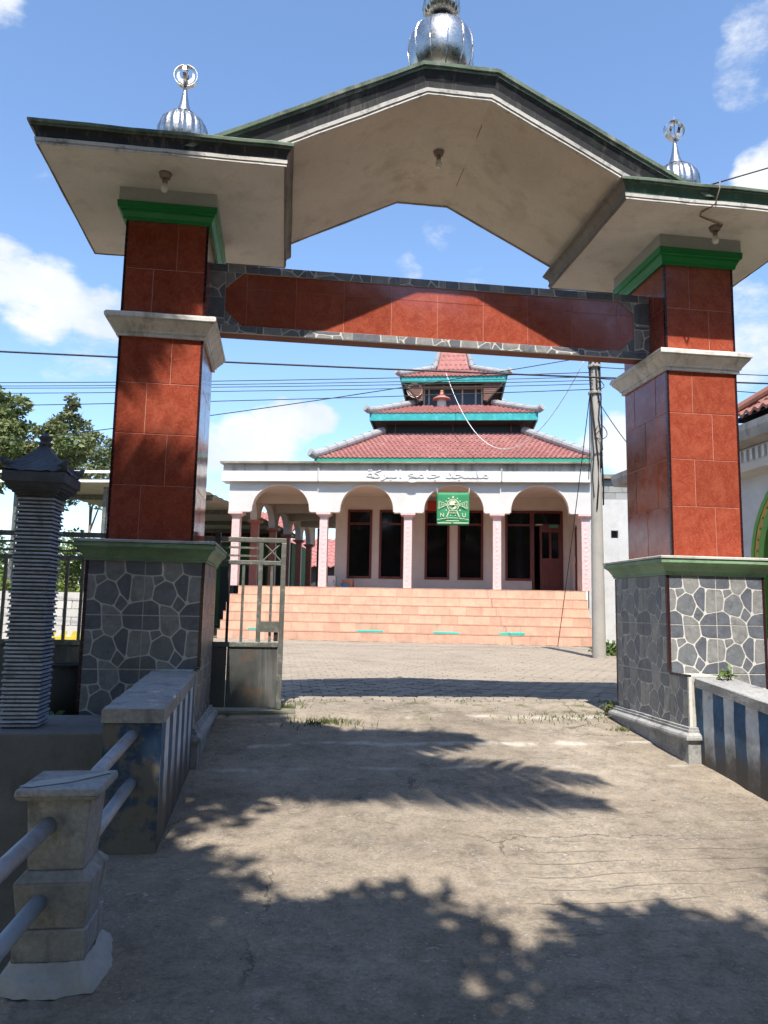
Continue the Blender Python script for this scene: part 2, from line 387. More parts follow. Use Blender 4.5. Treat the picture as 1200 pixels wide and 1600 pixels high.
class G:
    def __init__(s): s.v = []; s.f = []; s.m = []
    def add(s, vs, fs, mi=0):
        k = len(s.v); s.v += [tuple(p) for p in vs]; s.f += [tuple(i+k for i in f) for f in fs]; s.m += [mi]*len(fs); return s
    def box(s, x0, x1, y0, y1, z0, z1, mi=0):
        return s.add([(x0, y0, z0), (x1, y0, z0), (x1, y1, z0), (x0, y1, z0), (x0, y0, z1), (x1, y0, z1), (x1, y1, z1), (x0, y1, z1)],
                     [(0, 3, 2, 1), (4, 5, 6, 7), (0, 1, 5, 4), (1, 2, 6, 5), (2, 3, 7, 6), (3, 0, 4, 7)], mi)
    def frustum(s, a, z0, b, z1, mi=0):
        (x0, x1, y0, y1), (X0, X1, Y0, Y1) = a, b
        return s.add([(x0, y0, z0), (x1, y0, z0), (x1, y1, z0), (x0, y1, z0), (X0, Y0, z1), (X1, Y0, z1), (X1, Y1, z1), (X0, Y1, z1)],
                     [(0, 3, 2, 1), (4, 5, 6, 7), (0, 1, 5, 4), (1, 2, 6, 5), (2, 3, 7, 6), (3, 0, 4, 7)], mi)
    def tube(s, pts, r, n=8, mi=0, caps=True):
        pts = [Vector(p) for p in pts]; rs = r if isinstance(r, (list, tuple)) else [r]*len(pts); vs = []
        for i, p in enumerate(pts):
            t = (pts[min(i+1, len(pts)-1)] - pts[max(i-1, 0)]).normalized()
            a = t.cross(Vector((0, 0, 1)));
            if a.length < 1e-3: a = Vector((1, 0, 0))
            a.normalize(); b = a.cross(t)
            vs += [p + (a*math.cos(2*math.pi*k/n) + b*math.sin(2*math.pi*k/n))*rs[i] for k in range(n)]
        fs = [(i*n+k, i*n+(k+1) % n, (i+1)*n+(k+1) % n, (i+1)*n+k) for i in range(len(pts)-1) for k in range(n)]
        if caps: fs += [tuple(range(n))[::-1], tuple((len(pts)-1)*n+k for k in range(n))]
        return s.add(vs, fs, mi)
    def lathe(s, c, prof, n=24, mi=0, flute=0, amp=0., twist=0.):
        vs = []
        for j, (r_, z) in enumerate(prof):
            for k in range(n):
                a = 2*math.pi*k/n
                rr = r_*(1 + amp*math.cos(flute*a + twist*j)) if flute else r_
                vs.append((c[0]+rr*math.cos(a), c[1]+rr*math.sin(a), c[2]+z))
        fs = [(j*n+k, j*n+(k+1) % n, (j+1)*n+(k+1) % n, (j+1)*n+k) for j in range(len(prof)-1) for k in range(n)]
        fs += [tuple(range(n))[::-1], tuple((len(prof)-1)*n+k for k in range(n))]
        return s.add(vs, fs, mi)
    def ring(s, rect, prof, mi=0, cap=True, side_mi=None, n=1, jit=0.):
        """profile (out, z) swept round a rectangle with mitred corners; n > 1 cuts each side so that it can waver by jit"""
        x0, x1, y0, y1 = rect; vs = []; N = 4*n
        for o, z in prof:
            c = [(x0-o, y0-o), (x1+o, y0-o), (x1+o, y1+o), (x0-o, y1+o)]
            for k in range(4):
                (ax, ay), (bx, by) = c[k], c[(k+1) % 4]
                for q in range(n):
                    f = q/n; px, py = ax+(bx-ax)*f, ay+(by-ay)*f
                    w = jit*(mnoise.noise((px*3, py*3, z*4)) + .5*mnoise.noise((px*11, py*11, z*9))) if jit else 0
                    w2 = jit*mnoise.noise((px*2+7, py*2, z*5)) if jit else 0
                    vs.append((px + (0 if k % 2 == 0 else w2), py + (w2 if k % 2 == 0 else 0), z+w))
        fs = [(j*N+k, j*N+(k+1) % N, (j+1)*N+(k+1) % N, (j+1)*N+k) for j in range(len(prof)-1) for k in range(N)]
        if cap: fs += [tuple(range(N))[::-1], tuple((len(prof)-1)*N+k for k in range(N))]
        s.add(vs, fs, mi)
        if side_mi is not None:
            for q in range((len(prof)-1)*N): s.m[-len(fs)+q] = mi if (q % N) < n else side_mi
        return s
    def prism(s, poly, y0, y1, mi=0):
        """polygon in x,z pushed from y0 (front) to y1"""
        n = len(poly); vs = [(x, y0, z) for x, z in poly] + [(x, y1, z) for x, z in poly]
        fs = [tuple(range(n)), tuple(range(n, 2*n))[::-1]] + [(i, n+i, n+(i+1) % n, (i+1) % n) for i in range(n)]
        return s.add(vs, fs, mi)
    def mesh(s, name, mats, off=(0, 0, 0), smooth=False):
        me = bpy.data.meshes.new(name)
        me.from_pydata([(a-off[0], b-off[1], c-off[2]) for a, b, c in s.v], [], s.f)
        mats = mats if isinstance(mats, (list, tuple)) else [mats]
        for m_ in mats: me.materials.append(MATS[m_])
        if len(mats) > 1: me.polygons.foreach_set('material_index', s.m)
        if smooth: me.polygons.foreach_set('use_smooth', [True]*len(me.polygons))
        me.update(); return me
    def part(s, name, mats, parent, smooth=False, bevel=0.):
        o = bpy.data.objects.new(name, s.mesh(name, mats, BASE[parent], smooth)); COL.objects.link(o)
        o.parent = parent; BASE[o] = BASE[parent]
        if bevel: bev(o, bevel)
        return o
    def top(s, name, mats, base, label=None, cat=None, group=None, kind=None, smooth=False, frame='w', bevel=0.):
        b = Vector(base); o = bpy.data.objects.new(name, s.mesh(name, mats, b, smooth)); COL.objects.link(o); BASE[o] = b
        w = m2w(*b) if frame == 'm' else b
        if frame == 'm': o.rotation_euler = (0, 0, -MY)
        o.location = (w.x, w.y, w.z+EYE)
        if bevel: bev(o, bevel)
        return tag(o, label, cat, group, kind)
def bev(o, w):
    b = o.modifiers.new('bevel', 'BEVEL'); b.width = w; b.segments = 2; b.limit_method = 'ANGLE'; b.angle_limit = R(40)
def place(name, me, loc, parent, rot=(0, 0, 0)):
    o = bpy.data.objects.new(name, me); COL.objects.link(o); o.parent = parent; o.location = Vector(loc) - BASE[parent]; o.rotation_euler = rot
    BASE[o] = BASE[parent]; return o
def text_mesh(body, size, depth, name, mat):
    c = bpy.data.curves.new(name, 'FONT'); c.body = body; c.size = size; c.extrude = depth; c.align_x = 'CENTER'; c.align_y = 'CENTER'; c.resolution_u = 3
    o = bpy.data.objects.new(name, c); COL.objects.link(o); bpy.context.view_layer.update()
    me = bpy.data.meshes.new_from_object(o.evaluated_get(bpy.context.evaluated_depsgraph_get()))
    bpy.data.objects.remove(o); bpy.data.curves.remove(c)
    me.materials.clear(); me.materials.append(MATS[mat]); me.name = name
    me.transform(Matrix.Rotation(math.pi/2, 4, 'X')); return me      # stands upright, faces -y

def clip_poly(poly, clip):
    """Sutherland-Hodgman: keep the part of poly inside the convex counter-clockwise polygon clip"""
    out = poly
    for i in range(len(clip)):
        a, b = clip[i], clip[(i+1) % len(clip)]; inp = out; out = []
        if not inp: return []
        def side(p): return (b[0]-a[0])*(p[1]-a[1]) - (b[1]-a[1])*(p[0]-a[0])
        for j in range(len(inp)):
            p, q = inp[j], inp[(j+1) % len(inp)]; sp, sq = side(p), side(q)
            if sp >= 0: out.append(p)
            if (sp > 0 and sq < 0) or (sp < 0 and sq > 0):
                t = sp/(sp-sq); out.append((p[0]+(q[0]-p[0])*t, p[1]+(q[1]-p[1])*t))
    return out
def area(p): return .5*sum(p[i][0]*p[(i+1) % len(p)][1] - p[(i+1) % len(p)][0]*p[i][1] for i in range(len(p)))
def inset(poly, d):
    n = len(poly); out = []
    if area(poly) < 0: poly = poly[::-1]
    for i in range(n):
        a, b, c = (Vector(poly[(i+k) % n]) for k in (-1, 0, 1))
        e1 = (b-a).normalized(); e2 = (c-b).normalized(); n1 = Vector((-e1.y, e1.x)); n2 = Vector((-e2.y, e2.x))
        h = (n1+n2)
        if h.length < 1e-4: h = n1.copy()
        h.normalize(); k = d/max(.5, h.dot(n1)); q = b + h*k; out.append((q.x, q.y))
    return out
def chaikin(p, t=.22):
    out = []
    for i in range(len(p)):
        a, b = p[i], p[(i+1) % len(p)]
        out += [(a[0]+(b[0]-a[0])*t, a[1]+(b[1]-a[1])*t), (a[0]+(b[0]-a[0])*(1-t), a[1]+(b[1]-a[1])*(1-t))]
    return out

# the crazy-paving print of the wall tiles: one period of stones (v runs down)
ND = dict(a=(.53, .36), b=(.34, .22), b2=(.39, .31), c=(.70, .18), d=(.15, .24), e=(.195, .44), f=(.62, .57), g=(.52, .80), h=(.16, .67), i=(.79, .74), j=(.82, .225), k=(.30, .755), l=(.655, .91))
STONES = [(1, [('k', 0, -1), ('g', 0, -1), ('l', 0, -1), ('c', 0, 0), ('a', 0, 0), ('b2', 0, 0), ('b', 0, 0)]),
          (3, [('d', 0, 0), ('b', 0, 0), ('b2', 0, 0), ('e', 0, 0)]),
          (0, [('e', 0, 0), ('b2', 0, 0), ('a', 0, 0), ('f', 0, 0), ('g', 0, 0), ('k', 0, 0), ('h', 0, 0)]),
          (2, [('a', 0, 0), ('c', 0, 0), ('j', 0, 0), ('i', 0, 0), ('f', 0, 0)]),
          (4, [('f', 0, 0), ('i', 0, 0), ('l', 0, 0), ('g', 0, 0)]),
          (1, [('j', 0, 0), ('d', 1, 0), ('e', 1, 0), ('h', 1, 0), ('i', 0, 0)]),
          (2, [('l', 0, 0), ('i', 0, 0), ('h', 1, 0), ('k', 1, 0), ('b', 1, 1), ('d', 1, 1), ('j', 0, 1), ('c', 0, 1)])]
TS = .41
SM = ['tile_joint_white'] + ['stone_%d' % i for i in range(5)]
_cache = {}
def stone_piece(poly, u0=0., v0=0., thick=.012):
    """tile cut to the convex polygon poly (x right, z up, metres); local front face looks to -y"""
    key = (tuple((round(a, 3), round(b, 3)) for a, b in poly), round(u0, 3), round(v0, 3), thick)
    if key in _cache: return _cache[key]
    if area(poly) < 0: poly = poly[::-1]
    g = G(); g.prism(poly, 0, thick, 0)
    xs = [p[0] for p in poly]; zs = [p[1] for p in poly]; ztop = max(zs); xl = min(xs)
    cl = inset(poly, .0015)
    for mi, nodes in STONES:
        for du in range(-2, 3):
            for dv in range(-2, 3):
                pp = [(xl + (ND[n][0]+a+du-u0)*TS, ztop - (ND[n][1]+b+dv-v0)*TS) for n, a, b in nodes]
                if min(p[0] for p in pp) > max(xs) or max(p[0] for p in pp) < xl or min(p[1] for p in pp) > ztop or max(p[1] for p in pp) < min(zs): continue
                q = chaikin(inset(pp, .0050), .12); q = clip_poly(q, cl)
                if len(q) < 3 or abs(area(q)) < 2e-5: continue
                g.add([(x, -.0018, z) for x, z in q], [tuple(range(len(q)))], mi+1)
    me = g.mesh('stone_tile', SM); _cache[key] = me; return me
def rectp(w, h): return [(0, 0), (w, 0), (w, h), (0, h)]
def tile_mesh(w, h, mat, thick=.012, name='tile'):
    key = (round(w, 3), round(h, 3), mat, thick)
    if key in _cache: return _cache[key]
    c = .003; g = G(); g.frustum((0, w, 0, thick), 0, (0, w, 0, thick), h)
    g = G(); g.add([(0, thick, 0), (w, thick, 0), (w, thick, h), (0, thick, h), (0, c, 0), (w, c, 0), (w, c, h), (0, c, h), (c, 0, c), (w-c, 0, c), (w-c, 0, h-c), (c, 0, h-c)],
                   [(0, 1, 5, 4), (1, 2, 6, 5), (2, 3, 7, 6), (3, 0, 4, 7), (4, 5, 9, 8), (5, 6, 10, 9), (6, 7, 11, 10), (7, 4, 8, 11), (8, 9, 10, 11)])
    me = g.mesh(name, mat); _cache[key] = me; return me
# rotations that turn a front-facing (-y) tile to another side; each comes with its own "right" direction
def tile_at(name, me, face, a, z, plane, parent):
    """face f: front at y=plane, a = x left; b: back; l: side looking to -x at x=plane, a = y of its left end (far end); r: side looking +x"""
    if face == 'f': return place(name, me, (a, plane, z), parent)
    if face == 'r': return place(name, me, (plane, a, z), parent, (0, 0, math.pi/2))
    if face == 'l': return place(name, me, (plane, a, z), parent, (0, 0, -math.pi/2))
    if face == 'b': return place(name, me, (a, plane, z), parent, (0, 0, math.pi))

# ------------------------------------------------------------------ ground, ramp, courtyard
ZP = [(-60, -1.62), (-6, -1.60), (0, -1.49), (3, -1.335), (4.2, -1.235), (5.57, -1.12), (6.3, -1.05), (7.0, -.985), (7.65, -.95), (4000, -.95)]
def gz(y):
    for (a, za), (b, zb) in zip(ZP, ZP[1:]):
        if a <= y <= b: return za + (zb-za)*(y-a)/(b-a)
    return ZP[0][1] if y < ZP[0][0] else ZP[-1][1]
def build_ground():
    xs = [-900, -300, -120, -60, -30, -16, -9, -5, -3, -1.6, -1.02, -.98, -.5, 0, 1, 2, 3, 3.5, 3.54, 5, 7, 10, 16, 30, 60, 120, 300, 900]
    ys = [-300, -100, -40, -15, -6, -3, -1, 0, 1, 2, 3, 4.2, 4.94, 4.98, 5.57, 5.6, 6.3, 7, 7.65, 9, 12, 16, 20, 26, 34, 50, 80, 150, 400, 1200]
    g = G(); vs = []
    for y in ys:
        for x in xs:
            z = gz(y) - .05
            if -4 < y < 4.96 and -6 < x < -1.0: z = -2.3
            if -4 < y < 5.58 and 3.52 < x < 6: z = -2.3
            if y > 60: z += 0
            vs.append((x, y, z))
    n = len(xs)
    g.add(vs, [(j*n+i, j*n+i+1, (j+1)*n+i+1, (j+1)*n+i) for j in range(len(ys)-1) for i in range(n-1)])
    g.top('ground', 'ground_soil', (0, 0, -1), kind='structure')
    # concrete ramp
    g = G(); nx, ny = 74, 190; vs = []
    for j in range(ny+1):
        y = -5 + 12.67*j/ny
        for i in range(nx+1):
            x = -.97 + 4.48*i/nx
            yy = y + (.06*mnoise.noise((x*1.3, 5, 0)) if j == ny else 0)
            w = mnoise.fractal((x*1.1, y*1.1, 3), 1, 2, 4)*.012 + mnoise.fractal((x*5, y*5, 9), 1, 2, 3)*.004
            # casting steps that cross the ramp
            for ys_, hh in ((6.95, .020), (6.10, .016), (5.05, .012)):
                k = y + .05*mnoise.noise((x*.9, ys_, 0)) - ys_
                w += hh*(.5+.5*math.tanh(k*28)) - hh*.5
            vs.append((x, yy, gz(y)+w))
    n = nx+1
    g.add(vs, [(j*n+i, j*n+i+1, (j+1)*n+i+1, (j+1)*n+i) for j in range(ny) for i in range(nx)])
    g.top('driveway', 'driveway', (1, 3, -1.3), kind='structure', smooth=True)
build_ground()

def build_courtyard():
    yard = bpy.data.objects.new('courtyard', None)
    g = G(); g.box(-3.2, 9.5, 7.62, 24.2, -1.10, -.972)
    yard = g.top('courtyard', 'paver_joint', (2, 12, -.95), kind='structure')
    s = .118                                    # hexagon side
    def hexm(k):
        g = G(); a = [R(60*i+30) for i in range(6)]; r1, r2 = s-.008, s-.015
        vs = [(r1*math.cos(t), r1*math.sin(t), -.03) for t in a] + [(r1*math.cos(t), r1*math.sin(t), -.006) for t in a] + [(r2*math.cos(t), r2*math.sin(t), 0) for t in a]
        fs = [(i, (i+1) % 6, 6+(i+1) % 6, 6+i) for i in range(6)] + [(6+i, 6+(i+1) % 6, 12+(i+1) % 6, 12+i) for i in range(6)] + [tuple(range(12, 18))]
        return vs, fs
    vs, fs = hexm(0)
    hm = G().add(vs, fs).mesh('paver', 'paver')
    W = s*math.sqrt(3); H = s*1.5; rng = random.Random(4); near = []; far = []
    j = 0; y = 7.76
    while y < 22.6:
        x = -3.0 + (W/2 if j % 2 else 0)
        while x < 9.4:
            # stop where the mosque's lowest step begins
            v = x*MV.x + y*MV.y
            if v < 21.62:
                dz = rng.uniform(-.005, .004); p = (x, y, -.95+dz)
                az = math.atan2(x, y) - YAW
                vis = -.155 < az < .30 and y < 12
                (near if vis else far).append(p)
            x += W
        y += H; j += 1
    near.sort(key=lambda p: p[0]**2 + p[1]**2)
    far += near[300:]; near = near[:300]
    for p in near: place('paver', hm, p, yard, (rng.uniform(-.012, .012), rng.uniform(-.012, .012), 0))
    g = G()
    for p in far: g.add([(a+p[0], b+p[1], c+p[2]) for a, b, c in vs], fs)
    o = g.part('pavers', 'paver', yard); o['kind'] = 'stuff'
build_courtyard()

# ------------------------------------------------------------------ the gateway
PX = (-1.025, 3.583)                # pillar centres
def build_gateway():
    gate = thing('gateway', 'tall tiled gateway with red pillars, gabled roof and steel domes', 'gateway', (1.28, 6.4, -.98))
    for side, cx in ((-1, PX[0]), (1, PX[1])):
        x0, x1, y0, y1 = cx-.325, cx+.325, 6.0, 6.82
        t = .012
        pil = G().box(x0+.003, x1-.003, y0+.003, y1-.003, .44, 3.2).part('pillar', 'pink_grout', gate)
        inner = 'r' if side < 0 else 'l'; outer = 'l' if side < 0 else 'r'
        rows = [(.505+.41*i, .41) for i in range(4)] + [(2.27, .41), (2.68, .41)]
        full, half = .41, .234
        for k, (z, h) in enumerate(rows):
            if k == 0: z, h = .478, .437
            first_full = (k % 2 == 1) if side < 0 else (k % 2 == 0)
            ws = [full, half] if first_full else [half, full]
            x = x0 + .003
            for w in ws:
                tile_at('tile', tile_mesh(w-.005, h-.005, 'red_tile'), 'f', x, z, y0, pil); x += w
            ws = [.41, .40] if k % 2 == 0 else [.205, .41, .195]
            for fc in (inner, outer):
                a = y0+.005
                for w in ws:
                    if fc == 'r': tile_at('tile', tile_mesh(w-.005, h-.005, 'red_tile'), 'r', a, z, x1, pil)
                    else: tile_at('tile', tile_mesh(w-.005, h-.005, 'red_tile'), 'l', a+w-.004, z, x0, pil)
                    a += w
            x = x1-.003
            for w in ws[:1]+[.236]:
                w = min(w, .41)
                if w == .205: w = .41
                tile_at('tile', tile_mesh(w-.005, h-.005, 'red_tile'), 'b', x, z, y1, pil); x -= w
        # dark edge trims of cut tiles at the front corners
        for xa in (x0-.003, x1-.021):
            for za, zb in ((.478, 2.103), (2.287, 3.074)):
                G().box(xa+(.005 if xa > cx else 0), xa+(.024 if xa > cx else .019), y0-.004, y0+.02, za, zb).part('corner_trim', 'dark_trim', pil)
        # pale moulding round the middle
        rc = (x0, x1, y0, y1)
        G().ring(rc, [(.002, 2.105), (.022, 2.105), (.022, 2.135), (.034, 2.137), (.036, 2.15), (.062, 2.185), (.088, 2.215), (.09, 2.232), (.103, 2.234), (.105, 2.262), (.096, 2.268), (.096, 2.275), (.002, 2.285)], cap=False, n=12, jit=.003).part('moulding', 'pale_moulding', gate)
        # green cap and the grey block below the roof slab
        G().ring(rc, [(.002, 3.075), (.022, 3.075), (.026, 3.10), (.044, 3.135), (.046, 3.152), (.064, 3.155), (.068, 3.20), (.07, 3.212), (.002, 3.215)], cap=False).part('capital', 'bright_green', gate)
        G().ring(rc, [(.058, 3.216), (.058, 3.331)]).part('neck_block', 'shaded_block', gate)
        # ---- base
        bx0, bx1, by0, by1 = cx-.435, cx+.435, 5.9, 6.87
        bb = G().box(bx0+.002, bx1-.002, by0+.002, by1-.002, -1.25, .40).part('pillar_base', 'tile_joint_white', gate)
        ix = bx1 if side < 0 else bx0                     # inner face
        bu0, bu1 = (ix-.30, ix) if side < 0 else (ix, ix+.30)
        G().box(bu0+.012, bu1-.012, 5.6+.012, 5.95, -1.25, -.482).part('buttress', 'cap_concrete', gate)
        rowsb = [(-.085, .405, 0.), (-.482, .394, 0.), (-.866, .38, 0.)]
        for r_, (z, h, v0) in enumerate(rowsb):
            x = bx0+.014
            for w in (.42, .42):
                tile_at('tile', stone_piece(rectp(w-.003, h-.003), 0.02, .97), 'f', x, z, by0, bb); x += w
            ws = [.41, .41, .145] if r_ < 2 else [.30, .41, .41, .145]
            a = by0+.004 if r_ < 2 else 5.604
            for w in ws:
                me = stone_piece(rectp(w-.003, h-.003), 0.02 if w > .4 else .3, .97)
                if side < 0: tile_at('tile', me, 'r', a, z, bx1, bb)
                else: tile_at('tile', me, 'l', a+w-.003, z, bx0, bb)
                a += w
            ws = [.41, .41, .145]; a = by0+.004
            for w in ws:
                me = stone_piece(rectp(w-.003, h-.003), 0.02 if w > .4 else .3, .97)
                if side < 0: tile_at('tile', me, 'l', a+w-.003, z, bx0, bb)
                else: tile_at('tile', me, 'r', a, z, bx1, bb)
                a += w
            x = bx1-.014
            for w in (.42, .42):
                tile_at('tile', stone_piece(rectp(w-.003, h-.003), 0.02, .97), 'b', x, z, by1, bb); x -= w
        xa = ix-.022 if side < 0 else ix-.003
        xo = bx0-.003 if side < 0 else bx1-.022
        for q in ((xa, by0-.004, by0+.02, -.466, .316), (xa, 5.6, by0-.005, -.486, -.470), (xa, by1-.02, by1+.006, -.86, .316), (xo, by0-.004, by0+.02, -.86, .316)):
            G().box(q[0], q[0]+.025, *q[1:]).part('corner_trim', 'dark_trim', bb)
        g = G(); xa2 = xa if side > 0 else xa
        g.box(xa2, xa2+.025, 5.596, 5.616, -.866, -.486); g.part('edge_strip', 'bead_white', bb)
        # plinth with a double bead
        rcp = (bx0, bx1, 5.6, by1) if False else (min(bu0, ix), max(bu1, ix), 5.6, by1)
        G().ring((rcp[0], rcp[1], 5.6, by1), [(.003, -.862), (.022, -.864), (.022, -.882), (.032, -.884), (.032, -.902), (.062, -.918), (.068, -.935), (.068, -.952), (.045, -.956), (.045, -1.26)][::-1], cap=False, n=12, jit=.004).part('plinth', 'concrete', gate)
        # green cornice
        rb = (bx0, bx1, by0, by1)
        G().ring(rb, [(.002, .318), (.014, .318), (.014, .334), (.022, .336), (.022, .348), (.030, .362), (.048, .392), (.070, .412), (.080, .418), (.080, .446), (.086, .448), (.002, .452)], cap=False, n=14, jit=.003).part('cornice', 'cornice_green', gate)
        G().ring(rb, [(.02, .4525), (.087, .4525), (.087, .468), (.075, .474), (-.08, .479)]).part('cornice_top', 'cap_concrete', gate)
        # roof slab
        sx = -.992 if side < 0 else 3.556
        rs = (sx-.898, sx+.898, 5.45, 7.2)
        sl = G().ring(rs, [(-.002, 3.33), (-.002, 3.478), (.03, 3.492)]).part('roof_slab', 'soffit_grey', gate)
        G().ring(rs, [(.0, 3.326), (.012, 3.326), (.012, 3.342), (.007, 3.344), (.018, 3.346), (.020, 3.372), (.004, 3.374)], cap=False, side_mi=1, n=26, jit=.005).part('bead', ['bead_white', 'fascia_side'], sl)
        G().ring(rs, [(.004, 3.3745), (.012, 3.378), (.016, 3.405), (.030, 3.432), (.046, 3.446), (.002, 3.448)], cap=False, side_mi=1, n=26, jit=.005).part('fascia', ['fascia_black' if side < 0 else 'fascia_green', 'fascia_side'], sl)
        G().ring(rs, [(.02, 3.4485), (.050, 3.4485), (.052, 3.462), (.047, 3.464), (.064, 3.466), (.066, 3.486), (.058, 3.494), (.0, 3.497)], cap=False, side_mi=1, n=26, jit=.006).part('roof_lip', ['lip_green', 'fascia_side'], sl)
    # ---- beam
    BY = 6.30; X0, X1 = PX[0]+.322, PX[1]-.322
    beam = G().box(X0, X1, BY+.012, 6.44, 2.295, 2.90).part('beam', 'under_red', gate)
    octo = [(-.42, 2.362), (2.965, 2.362), (3.108, 2.492), (3.108, 2.722), (2.965, 2.828), (-.42, 2.828), (-.566, 2.692), (-.566, 2.492)]
    G().prism(octo, BY+.002, BY+.0115).part('panel_bed', 'pink_grout', beam)
    js = [-.60, -.386, .033, .448, .866, 1.279, 1.694, 2.106, 2.517, 2.945, 3.2]; zs = [(2.3, 2.698), (2.702, 2.9)]
    for a, b in zip(js, js[1:]):
        for za, zb in zs:
            q = clip_poly([(a+.002, za), (b-.002, za), (b-.002, zb), (a+.002, zb)], octo)
            if len(q) > 2 and abs(area(q)) > 1e-4:
                G().prism(q, BY, BY+.012).part('tile', 'red_tile', beam)
    rng = random.Random(2)
    def sp(poly):
        x, z = min(p[0] for p in poly), min(p[1] for p in poly)
        me = stone_piece([(a-x, b-z) for a, b in poly], rng.uniform(0, 1), rng.uniform(0, 1), .024)
        place('stone_tile', me, (x, BY-.012, z), beam)
    x = X0
    while x < X1-.02:
        b = min(x+.41, X1)
        if X1-b < .08: b = X1
        sp(rectp2(x, b-.002, 2.830, 2.899)); sp(rectp2(x, b-.002, 2.296, 2.360)); x = b
    sp(rectp2(X0, -.568, 2.362, 2.60)); sp(rectp2(X0, -.568, 2.602, 2.828))
    sp(rectp2(3.110, X1, 2.362, 2.60)); sp(rectp2(3.110, X1, 2.602, 2.828))
    for tri in ([(-.566, 2.362), (-.423, 2.362), (-.566, 2.489)], [(-.566, 2.828), (-.566, 2.695), (-.423, 2.828)],
                [(2.968, 2.362), (3.108, 2.362), (3.108, 2.489)], [(3.108, 2.725), (3.108, 2.828), (2.968, 2.828)]): sp(tri)
    # ---- gable roof: the soffit line and its parallels
    cx = 1.278; hf = .258; sl_ = .508
    def line(t, drop):
        """polyline parallel to the soffit at distance t above, ends where it meets height drop"""
        k = math.sqrt(1+sl_*sl_); z = 4.095+t; h = hf + t*(k-1)/sl_
        run = (z-drop)/sl_
        return [(cx-h-run, drop), (cx-h, z), (cx+h, z), (cx+h+run, drop)]
    def sweep(name, prof, mat, y_of, parent, drop=3.40):
        g = G(); vs = []; ns = 24; m = 3*ns+1
        for t, dy in prof:
            ln = line(t, drop)
            for k in range(m):
                q = min(k//ns, 2); f = (k-q*ns)/ns; (xa, za), (xb, zb) = ln[q], ln[q+1]
                x, z = xa+(xb-xa)*f, za+(zb-za)*f
                w = .005*(mnoise.noise((x*3, 1, t*6)) + .5*mnoise.noise((x*11, 2, t*9)))
                vs.append((x, y_of(dy)+.004*mnoise.noise((x*2, 9, t*5)), z+w))
        g.add(vs, [(j*m+k, j*m+k+1, (j+1)*m+k+1, (j+1)*m+k) for j in range(len(prof)-1) for k in range(m-1)]); return g.part(name, mat, parent)
    a = line(0, 3.40); b = line(.205, 3.40)
    gable = G().prism(a + b[::-1], 5.50, 7.15).part('gable_roof', 'soffit_cream', gate)
    FP = [('bead', 'bead_white', [(-.003, .02), (-.003, -.012), (.014, -.012), (.016, -.006), (.018, -.020), (.045, -.024), (.047, -.004), (.047, .0)]),
          ('fascia', 'fascia_black', [(.0475, .004), (.050, -.014), (.100, -.020), (.150, -.044), (.172, -.060), (.175, .002)]),
          ('roof_lip', 'lip_green', [(.1755, -.02), (.1755, -.064), (.196, -.066), (.197, -.058), (.199, -.080), (.226, -.084), (.231, -.07), (.233, .05)])]
    for nm, mt, pr in FP:
        sweep(nm, pr, mt, lambda d: 5.50+d, gable)
        sweep(nm, pr, 'fascia_side' if nm != 'roof_lip' else mt, lambda d: 7.15-d, gable)
    a = line(.206, 3.44); b = line(.226, 3.44)
    G().prism(a + b[::-1], 5.46, 7.19).part('roof_cover', 'cap_concrete', gable)
    # grooves cast along the soffit creases
    g = G()
    g.tube([(cx+hf+.01, 5.80, 4.0905), (cx+hf+.01, 5.98, 4.0905)], .0035, 5); g.tube([(cx+hf+.01, 6.45, 4.0905), (cx+hf+.008, 6.75, 4.0905)], .003, 5)
    g.part('crack', 'gate_black', gable)
    # ---- domes
    def small_dome(x, y, z, name):
        d = G().lathe((x, y, 0), [(.12, 3.49), (.12, z-.18), (.10, z-.17)], 20).part('dome', 'cap_concrete', gate)
        prof = [(.09, -.22), (.16, -.19), (.20, -.11), (.212, -.03), (.205, .05), (.180, .115), (.135, .165), (.085, .19)]
        G().lathe((x, y, z), prof, 72, flute=18, amp=.055, twist=.30).part('bulb', 'steel', d, smooth=True)
        G().lathe((x, y, z), [(.085, .178), (.118, .172), (.121, .180), (.085, .198)], 32).part('collar', 'steel_dark', d, smooth=True)
        G().lathe((x, y, z), [(.082, .19), (.06, .235), (.040, .30), (.026, .38), (.016, .455), (.010, .47)], 20).part('spire', 'steel', d, smooth=True)
        g = G(); c = z+.568
        for i in range(24):
            t0, t1 = 2*math.pi*i/24, 2*math.pi*(i+1)/24
            vs = []
            for t in (t0, t1):
                for rr, dy in ((.098, -.022), (.098, .022), (.104, .022), (.104, -.022)): vs.append((x+rr*math.cos(t), y+dy, c+rr*math.sin(t)))
            g.add(vs, [(k, (k+1) % 4, 4+(k+1) % 4, 4+k) for k in range(4)])
        g.part('ring', 'steel', d)
        g = G()
        for i in range(24):
            t0, t1 = 2*math.pi*i/24, 2*math.pi*(i+1)/24
            vs = []
            for t in (t0, t1):
                for rr, dx in ((.092, -.014), (.092, .014), (.0965, .014), (.0965, -.014)): vs.append((x+dx, y+rr*math.cos(t), c+rr*math.sin(t)))
            g.add(vs, [(k, (k+1) % 4, 4+(k+1) % 4, 4+k) for k in range(4)])
        g.part('ring', 'steel', d)
        g = G(); po = []
        for i in range(13):
            t = R(-200 + 220*i/12); po.append((x+.078*math.cos(t), c+.078*math.sin(t)))
        pi_ = []
        for i in range(13):
            t = R(20 - 220*i/12); pi_.append((x+.058*math.cos(t), c+.022+.060*math.sin(t)))
        for i in range(12):
            q = [po[i], po[i+1], pi_[11-i], pi_[12-i]]
            g.prism(q, y-.006, y+.006)
        g.part('crescent', 'steel', d)
        G().tube([(x, y, z+.46), (x, y, c+.04), (x, y, c+.15)], [.008, .006, .001], 8).part('tip', 'steel', d)
